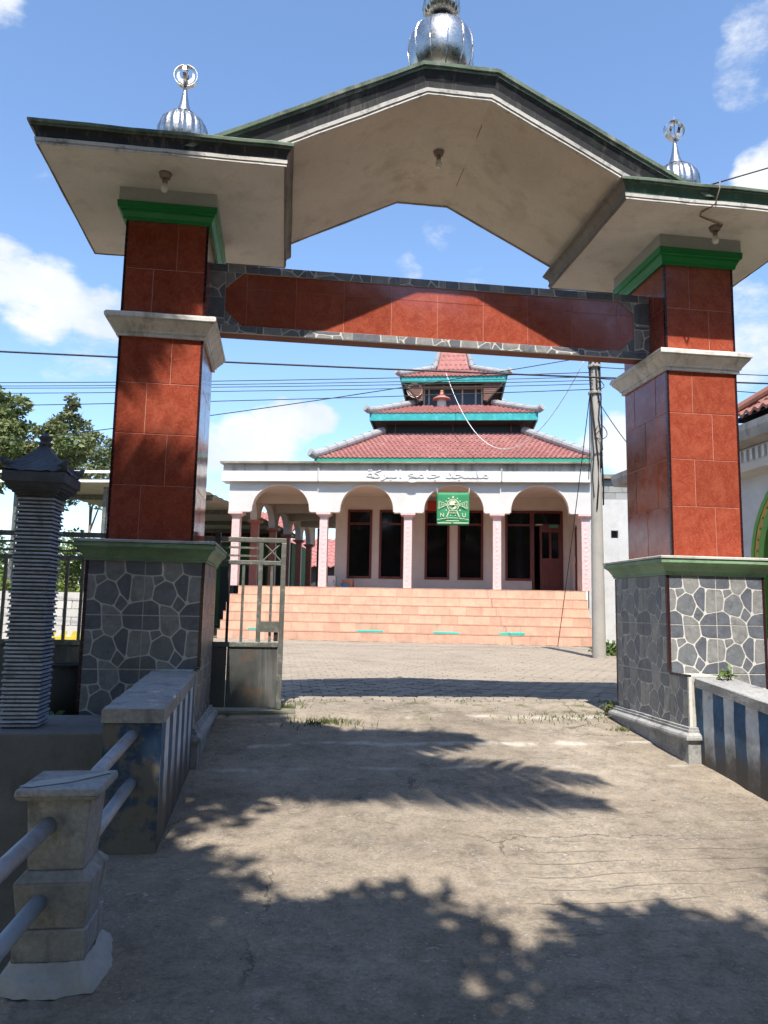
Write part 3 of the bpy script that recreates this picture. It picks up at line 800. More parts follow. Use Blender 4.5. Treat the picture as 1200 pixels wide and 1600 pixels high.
    small_dome(-1.005, 6.35, 4.075, 'l'); small_dome(3.60, 6.35, 4.06, 'r')
    x, y = 1.285, 6.3
    d = G().lathe((x, y, 0), [(.20, 4.22), (.20, 4.60), (.17, 4.63), (.155, 4.66), (.155, 4.76)], 12).part('dome', 'soffit_cream', gate)
    prof = [(.16, 4.80), (.215, 4.84), (.262, 4.90), (.290, 4.97), (.303, 5.05), (.306, 5.12), (.302, 5.18), (.290, 5.235), (.268, 5.285), (.235, 5.325), (.195, 5.353), (.15, 5.372), (.13, 5.376)]
    G().lathe((x, y, 0), prof, 60).part('bulb', 'steel', d, smooth=True)
    g = G()
    for k in range(12):
        t = 2*math.pi*k/12; g.tube([(x+(r_+.003)*math.cos(t), y+(r_+.003)*math.sin(t), z) for r_, z in prof], .006, 5)
    g.part('seam', 'steel', d)
    G().lathe((x, y, 0), [(.15, 5.37), (.15, 5.39), (.105, 5.43), (.10, 5.47), (.12, 5.50)], 24).part('collar', 'steel_dark', d)
    G().lathe((x, y, 0), [(.10, 5.47), (.155, 5.50), (.172, 5.56), (.165, 5.63), (.13, 5.70), (.08, 5.73)], 84, flute=21, amp=.045, twist=.3).part('bulb', 'steel', d, smooth=True)
    G().lathe((x, y, 0), [(.08, 5.73), (.05, 5.85), (.02, 6.05), (.004, 6.3)], 16).part('spire', 'steel', d, smooth=True)
    return gate
def rectp2(x0, x1, z0, z1): return [(x0, z0), (x1, z0), (x1, z1), (x0, z1)]
build_gateway()

def light_bulb(x, y, z, label, s=1.):
    t = thing('ceiling_lamp', label, 'lamp', (x, y, z), group='bare bulbs under the gateway roofs')
    G().lathe((x, y, z), [(.020*s, -.040*s), (.040*s, -.035*s), (.047*s, -.012*s), (.05*s, 0)], 20).part('rose', 'bakelite', t, smooth=True)
    G().lathe((x, y, z), [(.016*s, -.085*s), (.020*s, -.08*s), (.022*s, -.035*s)], 16).part('socket', 'bakelite', t, smooth=True)
    G().lathe((x, y, z), [(.003, -.155*s), (.02*s, -.150*s), (.031*s, -.128*s), (.030*s, -.11*s), (.018*s, -.088*s), (.016*s, -.082*s)], 20).part('bulb', 'bulb_glass', t, smooth=True)
light_bulb(-1.016, 5.70, 3.33, 'bare bulb under the left roof slab of the gateway')
light_bulb(1.262, 6.24, 4.095, 'bare bulb at the middle of the gabled soffit')
light_bulb(3.606, 5.75, 3.33, 'bare bulb under the right roof slab with a brown wire')
w = [(3.42, 5.36, 3.50), (3.418, 5.365, 3.44), (3.40, 5.40, 3.33), (3.375, 5.45, 3.318), (3.35, 5.53, 3.318), (3.37, 5.585, 3.318), (3.45, 5.62, 3.316), (3.55, 5.65, 3.312), (3.63, 5.68, 3.312), (3.645, 5.72, 3.318)]
G().tube(w, .006, 6).top('lamp_wire', 'rope_brown', w[0], 'brown wire looped over the right slab to its bulb', 'wire', smooth=True)

g = G(); rng = random.Random(17)
for k in range(6):
    p = Vector((2.74, 7.17, 3.46)); pts = [p]
    for q in range(4): p = p+Vector((rng.uniform(-.07, .03), rng.uniform(-.02, .02), rng.uniform(-.03, .09))); pts.append(p)
    g.tube(pts, .003, 4)
o = g.top('wire_ends', 'cable_black', (2.74, 7.17, 3.46), 'tuft of loose wire ends at the rear corner of the right slab', 'wire', kind='stuff')
# ------------------------------------------------------------------ parapets, railing, kerb, lantern pillar
def build_approach():
    # parapet walls painted in bars
    def par(x0, x1, y0, y1, za, zb, label, face_x):
        t = thing('parapet_wall', label, 'wall', ((x0+x1)/2, y0, gz(y0)))
        def zt(y): return za + (zb-za)*(y-y0)/(y1-y0)
        g = G(); n = 14
        for k in range(n):
            a, b = y0+(y1-y0)*k/n, y0+(y1-y0)*(k+1)/n
            vs = [(x0, a, -2.2), (x1, a, -2.2), (x1, a, zt(a)-.075), (x0, a, zt(a)-.075), (x0, b, -2.2), (x1, b, -2.2), (x1, b, zt(b)-.075), (x0, b, zt(b)-.075)]
            fs = [(1, 5, 6, 2), (4, 0, 3, 7), (3, 2, 6, 7)]
            g.add(vs, fs, 0)
            if k == 0: g.add(vs, [(0, 1, 2, 3)], 1)
            if k == n-1: g.add(vs, [(5, 4, 7, 6)], 1)
        g.part('wall', ['stripes_parapet', 'blue_worn'], t)
        g = G(); e = .012
        n = 16; rng = random.Random(int(x0*10))
        prof = [(x0-e, -.075), (x1+e, -.075), (x1+e, -.008), (x1+e-.01, 0), (x0-e+.01, 0), (x0-e, -.008)]
        vs = []
        for k in range(n+1):
            y = y0-.01+(y1-y0+.008)*k/n
            vs += [(x+rng.uniform(-.004, .004), y, zt(y)+z+rng.uniform(-.004, .004)) for x, z in prof]
        m = 6; fs = [(k*m+i, k*m+(i+1) % m, (k+1)*m+(i+1) % m, (k+1)*m+i) for k in range(n) for i in range(m)] + [tuple(range(m))[::-1], tuple(n*m+i for i in range(m))]
        g.add(vs, fs).part('coping', 'concrete', t)
    par(-.885, -.592, 4.15, 5.598, -.54, -.468, 'short parapet wall with blue and white bars at the left pillar', -.592)
    par(3.205, 3.50, 1.2, 5.598, -.90, -.488, 'long parapet wall with blue and white bars at the right pillar', 3.205)
    # stepped concrete rail post
    def post(x, y, z, label):
        t = thing('rail_post', label, 'post', (x, y, z), group='concrete posts of the bridge railing')
        g = G()
        def blk(hw0, hd0, z0, hw1, hd1, z1): g.frustum((x-hw0, x+hw0, y-hd0, y+hd0), z0, (x-hw1, x+hw1, y-hd1, y+hd1), z1)
        g.frustum((x-.125, x+.125, y-.14, y+.14), z-.05, (x-.128, x+.128, y-.14, y+.14), z+.155)
        blk(.115, .13, z+.155, .135, .152, z+.318)
        blk(.135, .152, z+.318, .10, .12, z+.352)
        blk(.098, .115, z+.352, .112, .13, z+.605)
        g.part('shaft', 'concrete', t, bevel=.006)
        gc = G().frustum((x-.135, x+.135, y-.155, y+.155), z+.605, (x-.15, x+.15, y-.17, y+.17), z+.622)
        gc.frustum((x-.15, x+.15, y-.17, y+.17), z+.622, (x-.145, x+.145, y-.165, y+.165), z+.648)
        gc.part('cap', 'concrete', t, bevel=.006)
        g = G(); n = 64; vs = []; rings = ((1.42, -.035), (1.34, -.004), (1.27, .010), (1.18, .020), (1.10, .034), (1.01, .05))
        for k, (f, zz) in enumerate(rings):
            for i in range(n):
                a = 2*math.pi*i/n; c, s = math.cos(a), math.sin(a); q = max(abs(c), abs(s))
                w1 = mnoise.noise((c*2.2, s*2.2, x*3)); w2 = mnoise.noise((c*7, s*7, k*1.7))
                rr = (1+(f-1)*(1+.75*w1))*(1+.035*w2)/q**.8
                vs.append((x+.13*c*rr, y+.15*s*rr, z+zz+.014*w2*(1 if k < 5 else 0)))
        fs = [(k*n+i, k*n+(i+1) % n, (k+1)*n+(i+1) % n, (k+1)*n+i) for k in range(len(rings)-1) for i in range(n)]
        g.add(vs, fs).part('footing', 'white_cement', t, smooth=True)
        g = G(); g.add([(x-.15, y-.12, z+.651), (x-.10, y-.135, z+.651), (x+.02, y-.06, z+.651), (x+.135, y+.10, z+.651), (x+.12, y+.13, z+.651), (x-.02, y+.02, z+.651), (x-.10, y-.03, z+.651)], [tuple(range(7))])
        g.part('mortar_smear', 'white_cement', t)
    post(-.785, 3.15, -1.325, 'stepped concrete rail post with a chipped whitish cap')
    post(-.935, 1.35, -1.42, 'stepped concrete rail post nearest the viewer')
    def pipe(a, b, label):
        G().tube([a, tuple((p+q)/2 for p, q in zip(a, b)), b], .030, 16).top('railing_pipe', 'pipe_paint', a, label, 'pipe', group='pipes of the bridge railing', smooth=True)
    pipe((-.742, 4.17, -.675), (-.782, 3.24, -.765), 'upper railing pipe from post to striped wall')
    pipe((-.735, 4.17, -.915), (-.782, 3.24, -1.02), 'lower rusty railing pipe from post to striped wall')
    pipe((-.815, 3.06, -.81), (-.935, 1.45, -.93), 'upper railing pipe in front of the stepped post')
    pipe((-.825, 3.06, -1.07), (-.935, 1.45, -1.19), 'lower rusty railing pipe in front of the stepped post')
    # retaining kerb to the left
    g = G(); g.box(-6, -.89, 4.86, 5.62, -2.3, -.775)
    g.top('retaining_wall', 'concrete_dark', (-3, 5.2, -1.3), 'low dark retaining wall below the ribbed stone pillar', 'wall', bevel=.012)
    G().box(-3.4, -1.47, 5.62, 7.6, -1.05, -.90).top('yard_edge', 'ground_soil', (-2.4, 6.5, -.9), kind='structure')
    # ribbed lava-stone pillar
    t = thing('stone_pillar', 'dark ribbed stone pillar with a small curved roof cap', 'pillar', (-1.575, 5.12, -.775))
    cx, cy, hw = -1.572, 5.115, .112
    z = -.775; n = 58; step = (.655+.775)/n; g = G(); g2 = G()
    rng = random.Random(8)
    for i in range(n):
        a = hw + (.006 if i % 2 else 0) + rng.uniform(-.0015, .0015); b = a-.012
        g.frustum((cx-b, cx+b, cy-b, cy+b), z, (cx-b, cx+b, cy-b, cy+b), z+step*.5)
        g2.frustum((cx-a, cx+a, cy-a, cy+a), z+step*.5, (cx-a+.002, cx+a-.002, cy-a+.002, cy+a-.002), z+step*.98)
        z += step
    g.part('shaft', 'lava_stone', t); g2.part('rib', 'lava_highlight', t)
    g = G()
    for i, (o, zz) in enumerate([(.0, .650), (.010, .668), (.026, .684), (.046, .700), (.058, .716), (.062, .730)]):
        a = hw+o; g.frustum((cx-a, cx+a, cy-a, cy+a), zz, (cx-a, cx+a, cy-a, cy+a), zz+.0155)
    g.part('capital', 'lava_stone', t)
    G().box(cx-.19, cx+.19, cy-.19, cy+.19, .745, .815).part('slab', 'lava_stone', t, bevel=.006)
    # concave pyramid roof with horned corners
    g = G(); m = 10; rows = 10; vs = []; peak = 1.025
    for j in range(rows+1):
        f = j/rows; h = .195*(1-f)**1.25+.022*f; zz = .817 + (peak-.817)*f
        for sgn in range(4):
            for i in range(m):
                q = i/m*2-1
                x_, y_ = [(q, -1), (1, q), (-q, 1), (-1, -q)][sgn]
                lift = .045*(abs(q)**6)*(1-f)**3
                rough_ = .006*math.sin(18*q+3*j)*(1-f)
                vs.append((cx+x_*h, cy+y_*h, zz+lift+rough_))
    N_ = 4*m; fs = [(j*N_+i, j*N_+(i+1) % N_, (j+1)*N_+(i+1) % N_, (j+1)*N_+i) for j in range(rows) for i in range(N_)] + [tuple(range(N_))[::-1], tuple(rows*N_+i for i in range(N_))]
    g.add(vs, fs); rf = g.part('roof', 'lava_stone', t)
    for sx in (-1, 1):
        for sy in (-1, 1):
            G().tube([(cx+sx*.15, cy+sy*.15, .86), (cx+sx*.185, cy+sy*.185, .865), (cx+sx*.20, cy+sy*.20, .895)], [.022, .024, .010], 8).part('horn', 'lava_stone', rf)
    G().lathe((cx, cy, 1.01), [(.035, 0), (.045, .015), (.03, .03), (.042, .05), (.042, .06), (.02, .075), (.012, .09)], 14).part('finial', 'lava_stone', rf)
    # water jar behind it
    G().lathe((-1.66, 6.45, -.90), [(.10, 0), (.16, .06), (.19, .18), (.18, .30), (.155, .37), (.165, .40), (.175, .41), (.16, .415), (.14, .40), (.13, .3)], 28).top('water_jar', 'pot_clay', (-1.66, 6.45, -.90), 'large dark clay jar behind the ribbed pillar', 'jar', smooth=True)
    # steel sliding gate behind the left pillar
    t = thing('sliding_gate', 'half-open steel sliding gate behind the left pillar', 'gate', (-1.4, 7.1, -.95)); Y = 7.1
    xa, xb = -3.3, .028
    G().box(xa, xb, Y-.02, Y+.02, .583, .627).part('top_rail', 'steel_gate', t, bevel=.004)
    G().box(xa, xb-.045, Y-.018, Y+.018, .374, .414).part('middle_rail', 'steel_gate', t, bevel=.004)
    G().box(xa, xb-.045, Y-.02, Y+.02, -.376, -.331).part('lower_rail', 'steel_gate', t, bevel=.004)
    G().box(xb-.046, xb, Y-.025, Y+.025, -.93, .5825).part('end_post', 'steel_gate', t, bevel=.004)
    for z in (.532, .457): G().box(xa, -.224, Y-.008, Y+.008, z-.009, z+.009).part('thin_rail', 'steel_gate', t)
    G().box(-.224, -.184, Y-.017, Y+.017, -.331, .583).part('upright', 'steel_gate', t)
    for x in (-.099, -.357, -.486, -.616, -.746, -.876, -1.006, -1.136, -1.266, -1.396, -1.526, -1.656, -1.779, -1.91, -2.04, -2.17, -2.30, -2.436, -2.57, -2.70, -2.83, -2.96, -3.09, -3.22):
        G().box(x-.012, x+.012, Y-.012, Y+.012, -.331, .374).part('bar', 'steel_gate' if x != -.486 else 'gate_black', t)
    for a, b in (((-.184, .583), (-.018, .414)), ((-.018, .583), (-.184, .414))):
        G().tube([(a[0], Y, a[1]), (b[0], Y, b[1])], .009, 6).part('brace', 'steel_gate', t)
    G().box(-.184, -.018, Y-.03, Y+.03, -.208, -.145).part('lock_box', 'steel_gate', t)
    G().box(-.184, -.018, Y-.034, Y+.034, -.238, -.210).part('lock_rail', 'steel_gate', t)
    G().box(-.062, -.022, Y-.02, Y+.02, -.320, -.240).part('dark_notch', 'gate_black', t)  # black block set in for the dark notch below the lock rail
    G().box(-.475, -.02, Y-.006, Y+.006, -.915, -.377).part('plate', 'gate_plate', t)
    for k in range(5): G().box(-.475-.56*(k+1), -.48-.56*k, Y-.006, Y+.006, -.915, -.377).part('plate', 'gate_plate', t)
    G().box(-.62, -.575, Y-.07, Y+.03, .50, .66).part('guide_bracket', 'gate_black', t)
    G().box(-3.4, .16, 7.0, 7.22, -1.06, -.935).top('gate_track', 'moss_kerb', (-1.5, 7.1, -.95), 'mossy concrete strip under the sliding gate', 'kerb', bevel=.015)
build_approach()

# ------------------------------------------------------------------ the mosque (own axes)
FL = .61                                     # floor level
def hip(g, h0, z0, h1, z1, vc, mi=0):
    pass
def roof_skin(parent, h0, z0, h1, z1, vc, rows, name='tiles', curve=0., tw=.24):
    """courses of barrel tiles on the four slopes between half-width h0 at z0 and h1 at z1"""
    for sd in range(4):
        g = G(); n0 = int(2*h0/tw)
        for j in range(rows):
            fa, fb = j/rows, (j+1)/rows
            def at(f):
                hh = h0+(h1-h0)*f; zz = z0+(z1-z0)*(f - curve*f*(1-f)); return hh, zz
            (ha, za), (hb, zb) = at(fa), at(fb); za += .028
            vs = []; cols = []
            seg = 5; n = int(2*ha/tw)*seg
            for k in range(n+1):
                q = -ha + 2*ha*k/n
                ph = (k % seg)/seg*2*math.pi
                w = .022*math.cos(ph); w = w if w > 0 else w*.6
                qb = max(-hb, min(hb, q))
                vs.append((q, -ha, za+w)); vs.append((qb, -hb, zb+w*.8))
            vs2 = []
            for x, y, z in vs:
                for _ in range(sd): x, y = -y, x
                vs2.append((x, y+vc, z))
            g.add(vs2, [(2*k, 2*k+2, 2*k+3, 2*k+1) for k in range(n)])
            # front lip of the course
            vs3 = []
            for k in range(n+1):
                x, y, z = vs[2*k]; 
                a = (x, y, z); b = (x, y+.004, z-.035)
                for p in (a, b):
                    x_, y_, z_ = p
                    for _ in range(sd): x_, y_ = -y_, x_
                    vs3.append((x_, y_+vc, z_))
            g.add(vs3, [(2*k, 2*k+1, 2*k+3, 2*k+2) for k in range(n)])
        o = g.part(name, 'roof_clay', parent, smooth=False); o['kind'] = 'stuff'
def ridges(parent, h0, z0, h1, z1, vc, r=.12, tip=.12):
    for sx in (-1, 1):
        for sy in (-1, 1):
            pts = [(sx*(h0+.10), vc+sy*(h0+.10), z0+tip+.03), (sx*h0, vc+sy*h0, z0+.09), (sx*(h0*.85+h1*.15), vc+sy*(h0*.85+h1*.15), z0*.85+z1*.15+.06)]
            for f in (.4, .6, .8, 1.0): pts.append((sx*(h0+(h1-h0)*f), vc+sy*(h0+(h1-h0)*f), z0+(z1-z0)*f+.06))
            g = G(); g.tube(pts, [r*1.05, r*1.08, r, r, r, r, r], 12)
            m = len(pts)
            # laps between ridge tiles
            nlap = max(3, int((h0-h1)*math.sqrt(2)/.34))
            for k in range(nlap):
                f = (k+.5)/nlap
                c = Vector((sx*(h0+(h1-h0)*f), vc+sy*(h0+(h1-h0)*f), z0+(z1-z0)*f+.06)); d = Vector((sx*(h1-h0), sy*(h1-h0), z1-z0)).normalized()*.025
                g.tube([c-d, c+d], r*1.12, 12)
            g.part('ridge', 'ridge_grey', parent, smooth=False)
def build_mosque():
    mq = thing('mosque', 'white arcaded mosque with three tiered red tile roofs and peach steps', 'mosque', (0, 23.2, -.95), 'm')
    # ---- steps with tiled risers
    NS = 6; rise = (FL+.95)/NS; tread = .26
    for i in range(NS):
        ul, ur = -6.76 + (.20 if i == NS-1 else 0), 3.96
        v0 = 21.62+tread*i; z0 = -.97 if i == 0 else -.95+rise*i; z1 = -.95+rise*(i+1)
        st = G().box(ul, ur, v0+.008, 23.4 if i == NS-1 else v0+tread+.03, z0-(.0 if i else .1), z1-.012).part('step', 'step_joint', mq)
        w = .47; off = [0, .22, .11, .33, .05, .27][i]; u = ul; first = True
        while u < ur-.01:
            b = min(ur, u + ((w-off) if first else w)); first = False
            if b-u > .03:
                tile_at('tile', tile_mesh(b-u-.006, rise-.028, 'step_tile', .01), 'f', u, z0+.006 if i else -.95, v0, st)
            u = b
        G().box(ul-.01, ur+.01, v0-.005, v0+tread+.02 if i < NS-1 else v0+.3, z1-.0115, z1).part('tread', 'step_tile', st)
    fl = G().box(-6.6, 3.95, 23.1, 36.5, FL-.08, FL-.004).part('floor', 'floor_tile', mq)
    G().box(-6.6, 3.95, 23.41, 36.5, -.95, FL-.09).part('foundation', 'step_joint', mq)
    # ---- front columns
    def column(u, v, mat, z0=FL, z1=2.93):
        c = G().box(u-.125, u+.125, v-.125, v+.125, z0, z1-.135).part('column', mat, mq, bevel=.012)
        G().ring((u-.125, u+.125, v-.125, v+.125), [(.0, z1-.14), (.03, z1-.12), (.05, z1-.09), (.10, z1-.075), (.10, z1-.001)]).part('capital', mat, c)
        # raised diamonds on the front face
        if v < 23.5:
            g = G(); z = z0+.12
            while z < z1-.35:
                g.add([(u, v-.1285, z-.05), (u+.055, v-.1285, z), (u, v-.1285, z+.05), (u-.055, v-.1285, z), (u, v-.134, z)], [(0, 1, 4), (1, 2, 4), (2, 3, 4), (3, 0, 4)]); z += .135
            g.part('diamond', 'column_pink', c)
    for u in (-6.78, -3.985, -1.355, 1.36, 4.005): column(u, 23.2, 'column_pink')
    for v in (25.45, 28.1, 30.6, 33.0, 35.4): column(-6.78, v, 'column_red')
    # ---- arcade wall
    def arch_wall(bays, a0, a1, zs, rise_, zt, w0, w1, mat, axis='u', name='arcade_wall', trim=True):
        g = G(); prev = a0; NB = 20
        P = (lambda a, w, z: (a, w, z)) if axis == 'u' else (lambda a, w, z: (w, a, z))
        def slab(p, q, zb0, zb1):
            vs = [P(p, w0, zb0), P(q, w0, zb1), P(q, w0, zt), P(p, w0, zt), P(p, w1, zb0), P(q, w1, zb1), P(q, w1, zt), P(p, w1, zt)]
            g.add(vs, [(0, 1, 2, 3), (5, 4, 7, 6), (0, 4, 5, 1), (3, 2, 6, 7)])
        trims = []
        for l, r_ in bays:
            slab(prev, l, zs, zs)
            c, h = (l+r_)/2, (r_-l)/2; pts = []
            for k in range(NB+1):
                t = math.pi*(1-k/NB); x = c+h*math.copysign(abs(math.cos(t))**.92, math.cos(t)); z = zs+rise_*abs(math.sin(t))**.92; pts.append((x, z))
            for (xa, za), (xb, zb) in zip(pts, pts[1:]): slab(xa, xb, za, zb)
            trims.append(pts); prev = r_
        slab(prev, a1, zs, zs)
        e = [P(a0, w0, zs), P(a0, w1, zs), P(a0, w1, zt), P(a0, w0, zt)]; g.add(e, [(0, 3, 2, 1)])
        e = [P(a1, w0, zs), P(a1, w1, zs), P(a1, w1, zt), P(a1, w0, zt)]; g.add(e, [(0, 1, 2, 3)])
        wl = g.part(name, mat, mq)
        if trim:
            for pts in trims:
                G().tube([P(x, w0-.004, z+.02) for x, z in pts], .022, 6).part('arch_trim', 'wall_warm', wl)
        return wl
    arch_wall([(-6.29, -4.43), (-3.49, -1.80), (-.885, .975), (1.76, 3.53)], -7.02, 4.17, 2.93, .84, 3.87, 23.06, 23.34, 'plaster_white')
    arch_wall([(23.55, 25.2), (25.7, 27.85), (28.35, 30.35), (30.85, 32.75), (33.25, 35.15)], 23.341, 36.3, 2.93, .72, 3.87, -6.90, -6.66, 'wall_warm', 'v', trim=False)
    # ---- parapet
    par = G().box(-7.22, 4.2, 22.98, 23.5, 4.20, 4.44).part('parapet', 'parapet_grey', mq)
    G().box(-7.24, -4.19, 22.90, 23.5, 3.90, 4.199).part('band', 'parapet_white', par)
    G().box(-4.15, 1.47, 22.86, 23.5, 3.871, 4.199).part('band', 'parapet_white', par)
    G().box(1.51, 4.14, 22.90, 23.5, 3.90, 4.199).part('band', 'parapet_white', par)
    G().box(-7.26, -4.18, 22.885, 23.5, 3.872, 3.899).part('band_mould', 'plaster_white', par)
    G().box(1.50, 4.16, 22.885, 23.5, 3.872, 3.899).part('band_mould', 'plaster_white', par)
    for u in (-4.17, 1.49): G().box(u-.03, u+.03, 22.93, 23.4, 3.905, 4.44).part('joint_rib', 'parapet_grey', par)
    G().box(-7.30, -4.2, 22.84, 36.4, 4.441, 4.50).part('roof_slab', 'slab_edge', mq)
    G().box(-4.199, 4.26, 22.84, 24.2, 4.441, 4.49).part('roof_slab', 'slab_edge', mq)
    # carved lettering in relief
    logical = '\uFEE3\uFEB4\uFEA0\uFEAA \uFE9F\uFE8E\uFEE3\uFECA \uFE8D\uFEDF\uFE92\uFEAE\uFEDB\uFE94'
    me = text_mesh(logical[::-1], 1.0, .016, 'lettering', 'parapet_white')
    xs = [v.co.x for v in me.vertices]; zs = [v.co.z for v in me.vertices]
    sx = 3.75/(max(xs)-min(xs)); sz = .40/(max(zs)-min(zs)); cx_, cz_ = (max(xs)+min(xs))/2, (max(zs)+min(zs))/2
    for v in me.vertices: v.co = ((v.co.x-cx_)*sx, v.co.y*1.0, (v.co.z-cz_)*sz)
    place('lettering', me, (-.78, 22.852, 4.04), par)
    G().box(-6.55, -6.06, 36.25, 36.4, FL, 3.8).part('end_wall', 'dark_interior', mq)  # near-black wall: the arcade's dark far end put in as colour
    # ---- veranda ceiling and beams
    G().box(-6.66, 3.9, 23.341, 25.6, 3.80, 3.86).part('ceiling', 'plaster_white', mq)
    G().box(-6.66, -4.2, 25.601, 36.2, 3.80, 3.86).part('ceiling', 'plaster_white', mq)
    for v in (25.3, 28.0, 30.5, 32.9): G().box(-6.655, -4.01, v-.1, v+.1, 3.50, 3.80).part('ceiling_beam', 'wall_warm', mq)
    # ---- body walls with openings
    V = 25.6; T = .16
    wins = [(-3.575, -2.73), (-2.48, -1.66), (-.92, -.09), (.19, 1.045)]
    zb, zt = .99, 3.34; op = wins + [(1.78, 3.69)]
    g = G(); prev = -4.0
    for a, b in op:
        g.box(prev, a, V, V+T, FL, 4.4); g.box(a, b, V, V+T, zt, 4.4)
        if a < 1.5: g.box(a, b, V, V+T, FL, zb)
        prev = b
    g.box(prev, 3.9, V, V+T, FL, 4.4); g.box(1.78, 2.66, V, V+T, FL, zb)
    g.part('front_wall', 'wall_warm', mq)
    G().box(-4.0, -3.84, V+T, 31.4, FL, 4.4).part('side_wall', 'wall_warm', mq)
    g = G(); g.box(3.9, 4.06, 23.341, 24.05, FL, 4.4); g.box(3.9, 4.06, 24.75, 31.4, FL, 4.4); g.box(3.9, 4.06, 24.05, 24.75, 2.75, 4.4)
    g.part('side_wall', 'wall_warm', mq)
    G().box(-4.0, 4.06, 31.401, 31.56, FL, 4.4).part('back_wall', 'wall_warm', mq)
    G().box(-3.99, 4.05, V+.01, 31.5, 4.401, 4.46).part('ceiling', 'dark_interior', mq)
    sd = G().box(3.94, 3.99, 24.05, 24.75, FL, 2.70).part('side_door', 'wood_red', mq)
    G().tube([(3.93, 24.65, 1.55), (3.93, 24.65, 1.75)], .012, 6).part('handle', 'frame_cream', sd)
    def frame(a, b, z0, z1, bars, name='window'):
        g = G(); f = .075; y0, y1 = V-.03, V+.09
        g.box(a, a+f, y0, y1, z0, z1); g.box(b-f, b, y0, y1, z0, z1); g.box(a+f, b-f, y0, y1, z1-f, z1); g.box(a+f, b-f, y0, y1, z0, z0+f)
        for z in bars: g.box(a+f, b-f, y0+.004, y1, z-f*.45, z+f*.45)
        o = g.part(name, 'wood_red', mq)
        edges = [z0+f] + [z for z in bars] + [z1-f]
        for p, q in zip(edges, edges[1:]): G().box(a+f*.9, b-f*.9, V+.035, V+.041, p, q).part('pane', 'window_glass', o)
        return o
    for a, b in wins: frame(a, b, zb, zt, [2.86])
    frame(1.78, 2.68, zb, zt, [2.86])
    # doorway with one leaf half open
    g = G(); g.box(2.682, 2.74, V-.03, V+.09, FL, zt); g.box(3.615, 3.69, V-.03, V+.09, FL, zt); g.box(2.741, 3.614, V-.03, V+.09, zt-.075, zt); g.box(2.741, 3.614, V-.026, V+.09, 2.83, 2.90)
    dr = g.part('doorway', 'wood_red', mq)
    G().box(2.75, 3.61, V+.035, V+.041, 2.895, 3.27).part('pane', 'window_glass', dr)
    g = G(); g.box(2.93, 3.612, V+.0, V+.045, FL+.01, 2.83)
    lf = g.part('door_leaf', 'wood_red', mq)
    for a in (3.0, 3.31):
        G().box(a, a+.235, V-.006, V+.01, 1.75, 2.62).part('pane', 'window_glass', lf)
        G().box(a, a+.235, V-.012, V+.01, .80, 1.62).part('panel', 'wood_red', lf, bevel=.012)
    G().box(3.24, 3.52, V-.045, V-.02, 2.78, 2.86).part('green_cloth', 'teal_green', lf)
    G().box(2.80, 3.02, V-.05, V-.03, 2.86, 2.89).part('shoe_shelf', 'frame_cream', dr)
    # ---- roofs
    VC = 27.4
    r1 = G().frustum((-4.28, 4.28, VC-4.28, VC+4.28), 4.55, (-2.30, 2.30, VC-2.30, VC+2.30), 5.86).part('roof', 'roof_under', mq)
    roof_skin(r1, 4.36, 4.66, 2.36, 5.90, VC, 18, curve=.12, tw=.155)
    ridges(r1, 4.36, 4.66, 2.36, 5.93, VC, .13)
    G().ring((-4.30, 4.30, VC-4.30, VC+4.30), [(-.02, 4.505), (.035, 4.505), (.035, 4.665), (-.02, 4.665)]).part('eave_board', 'teal_green', r1)
    G().box(-2.24, 2.24, VC-2.24, VC+2.24, 5.6, 6.4).part('clerestory', 'gate_black', mq)
    r2 = G().frustum((-2.74, 2.74, VC-2.74, VC+2.74), 6.38, (-1.35, 1.35, VC-1.35, VC+1.35), 7.08).part('roof', 'roof_under', mq)
    roof_skin(r2, 2.82, 6.50, 1.40, 7.13, VC, 10, curve=.1, tw=.155)
    ridges(r2, 2.82, 6.50, 1.40, 7.15, VC, .115)
    G().ring((-2.76, 2.76, VC-2.76, VC+2.76), [(-.02, 6.235), (.03, 6.235), (.035, 6.50), (-.02, 6.50)], cap=False).part('eave_board', 'teal_paint', r2)
    G().frustum((-2.26, 2.26, VC-2.26, VC+2.26), 6.20, (-2.75, 2.75, VC-2.75, VC+2.75), 6.30).part('soffit', 'roof_under', r2)
    for u in (-1.95, 0., 1.95): G().box(u-.02, u+.02, VC-2.30, VC-2.25, 5.9, 6.25).part('post', 'soffit_brown', r2)
    # lantern tower
    tw_ = G().box(-1.05, 1.05, VC-1.05, VC+1.05, 7.0, 8.0).part('tower', 'tower_panel', mq)
    for u in (-1.03, -.86, -.35, .33, .80, 1.02):
        G().box(u-.028, u+.028, VC-1.085, VC-1.051, 7.12, 7.95).part('mullion', 'frame_cream', tw_)
    G().box(-1.06, 1.06, VC-1.08, VC-1.051, 7.02, 7.16).part('sill', 'gate_black', tw_)
    G().box(-1.06, 1.06, VC-1.08, VC-1.051, 7.80, 7.93).part('lintel', 'frame_cream', tw_)
    r3 = G().frustum((-1.78, 1.78, VC-1.78, VC+1.78), 7.98, (-.62, .62, VC-.62, VC+.62), 8.60).part('roof', 'roof_under', mq)
    G().frustum((-1.06, 1.06, VC-1.06, VC+1.06), 7.25, (-1.74, 1.74, VC-1.74, VC+1.74), 7.97).part('soffit', 'soffit_brown', r3) if False else None
    roof_skin(r3, 1.88, 8.06, .70, 8.64, VC, 8, curve=.1, tw=.15)
    ridges(r3, 1.88, 8.06, .70, 8.66, VC, .105)
    G().ring((-1.80, 1.80, VC-1.80, VC+1.80), [(-.02, 7.845), (.025, 7.845), (.035, 8.07), (-.02, 8.07)], cap=False).part('eave_board', 'teal_paint', r3)
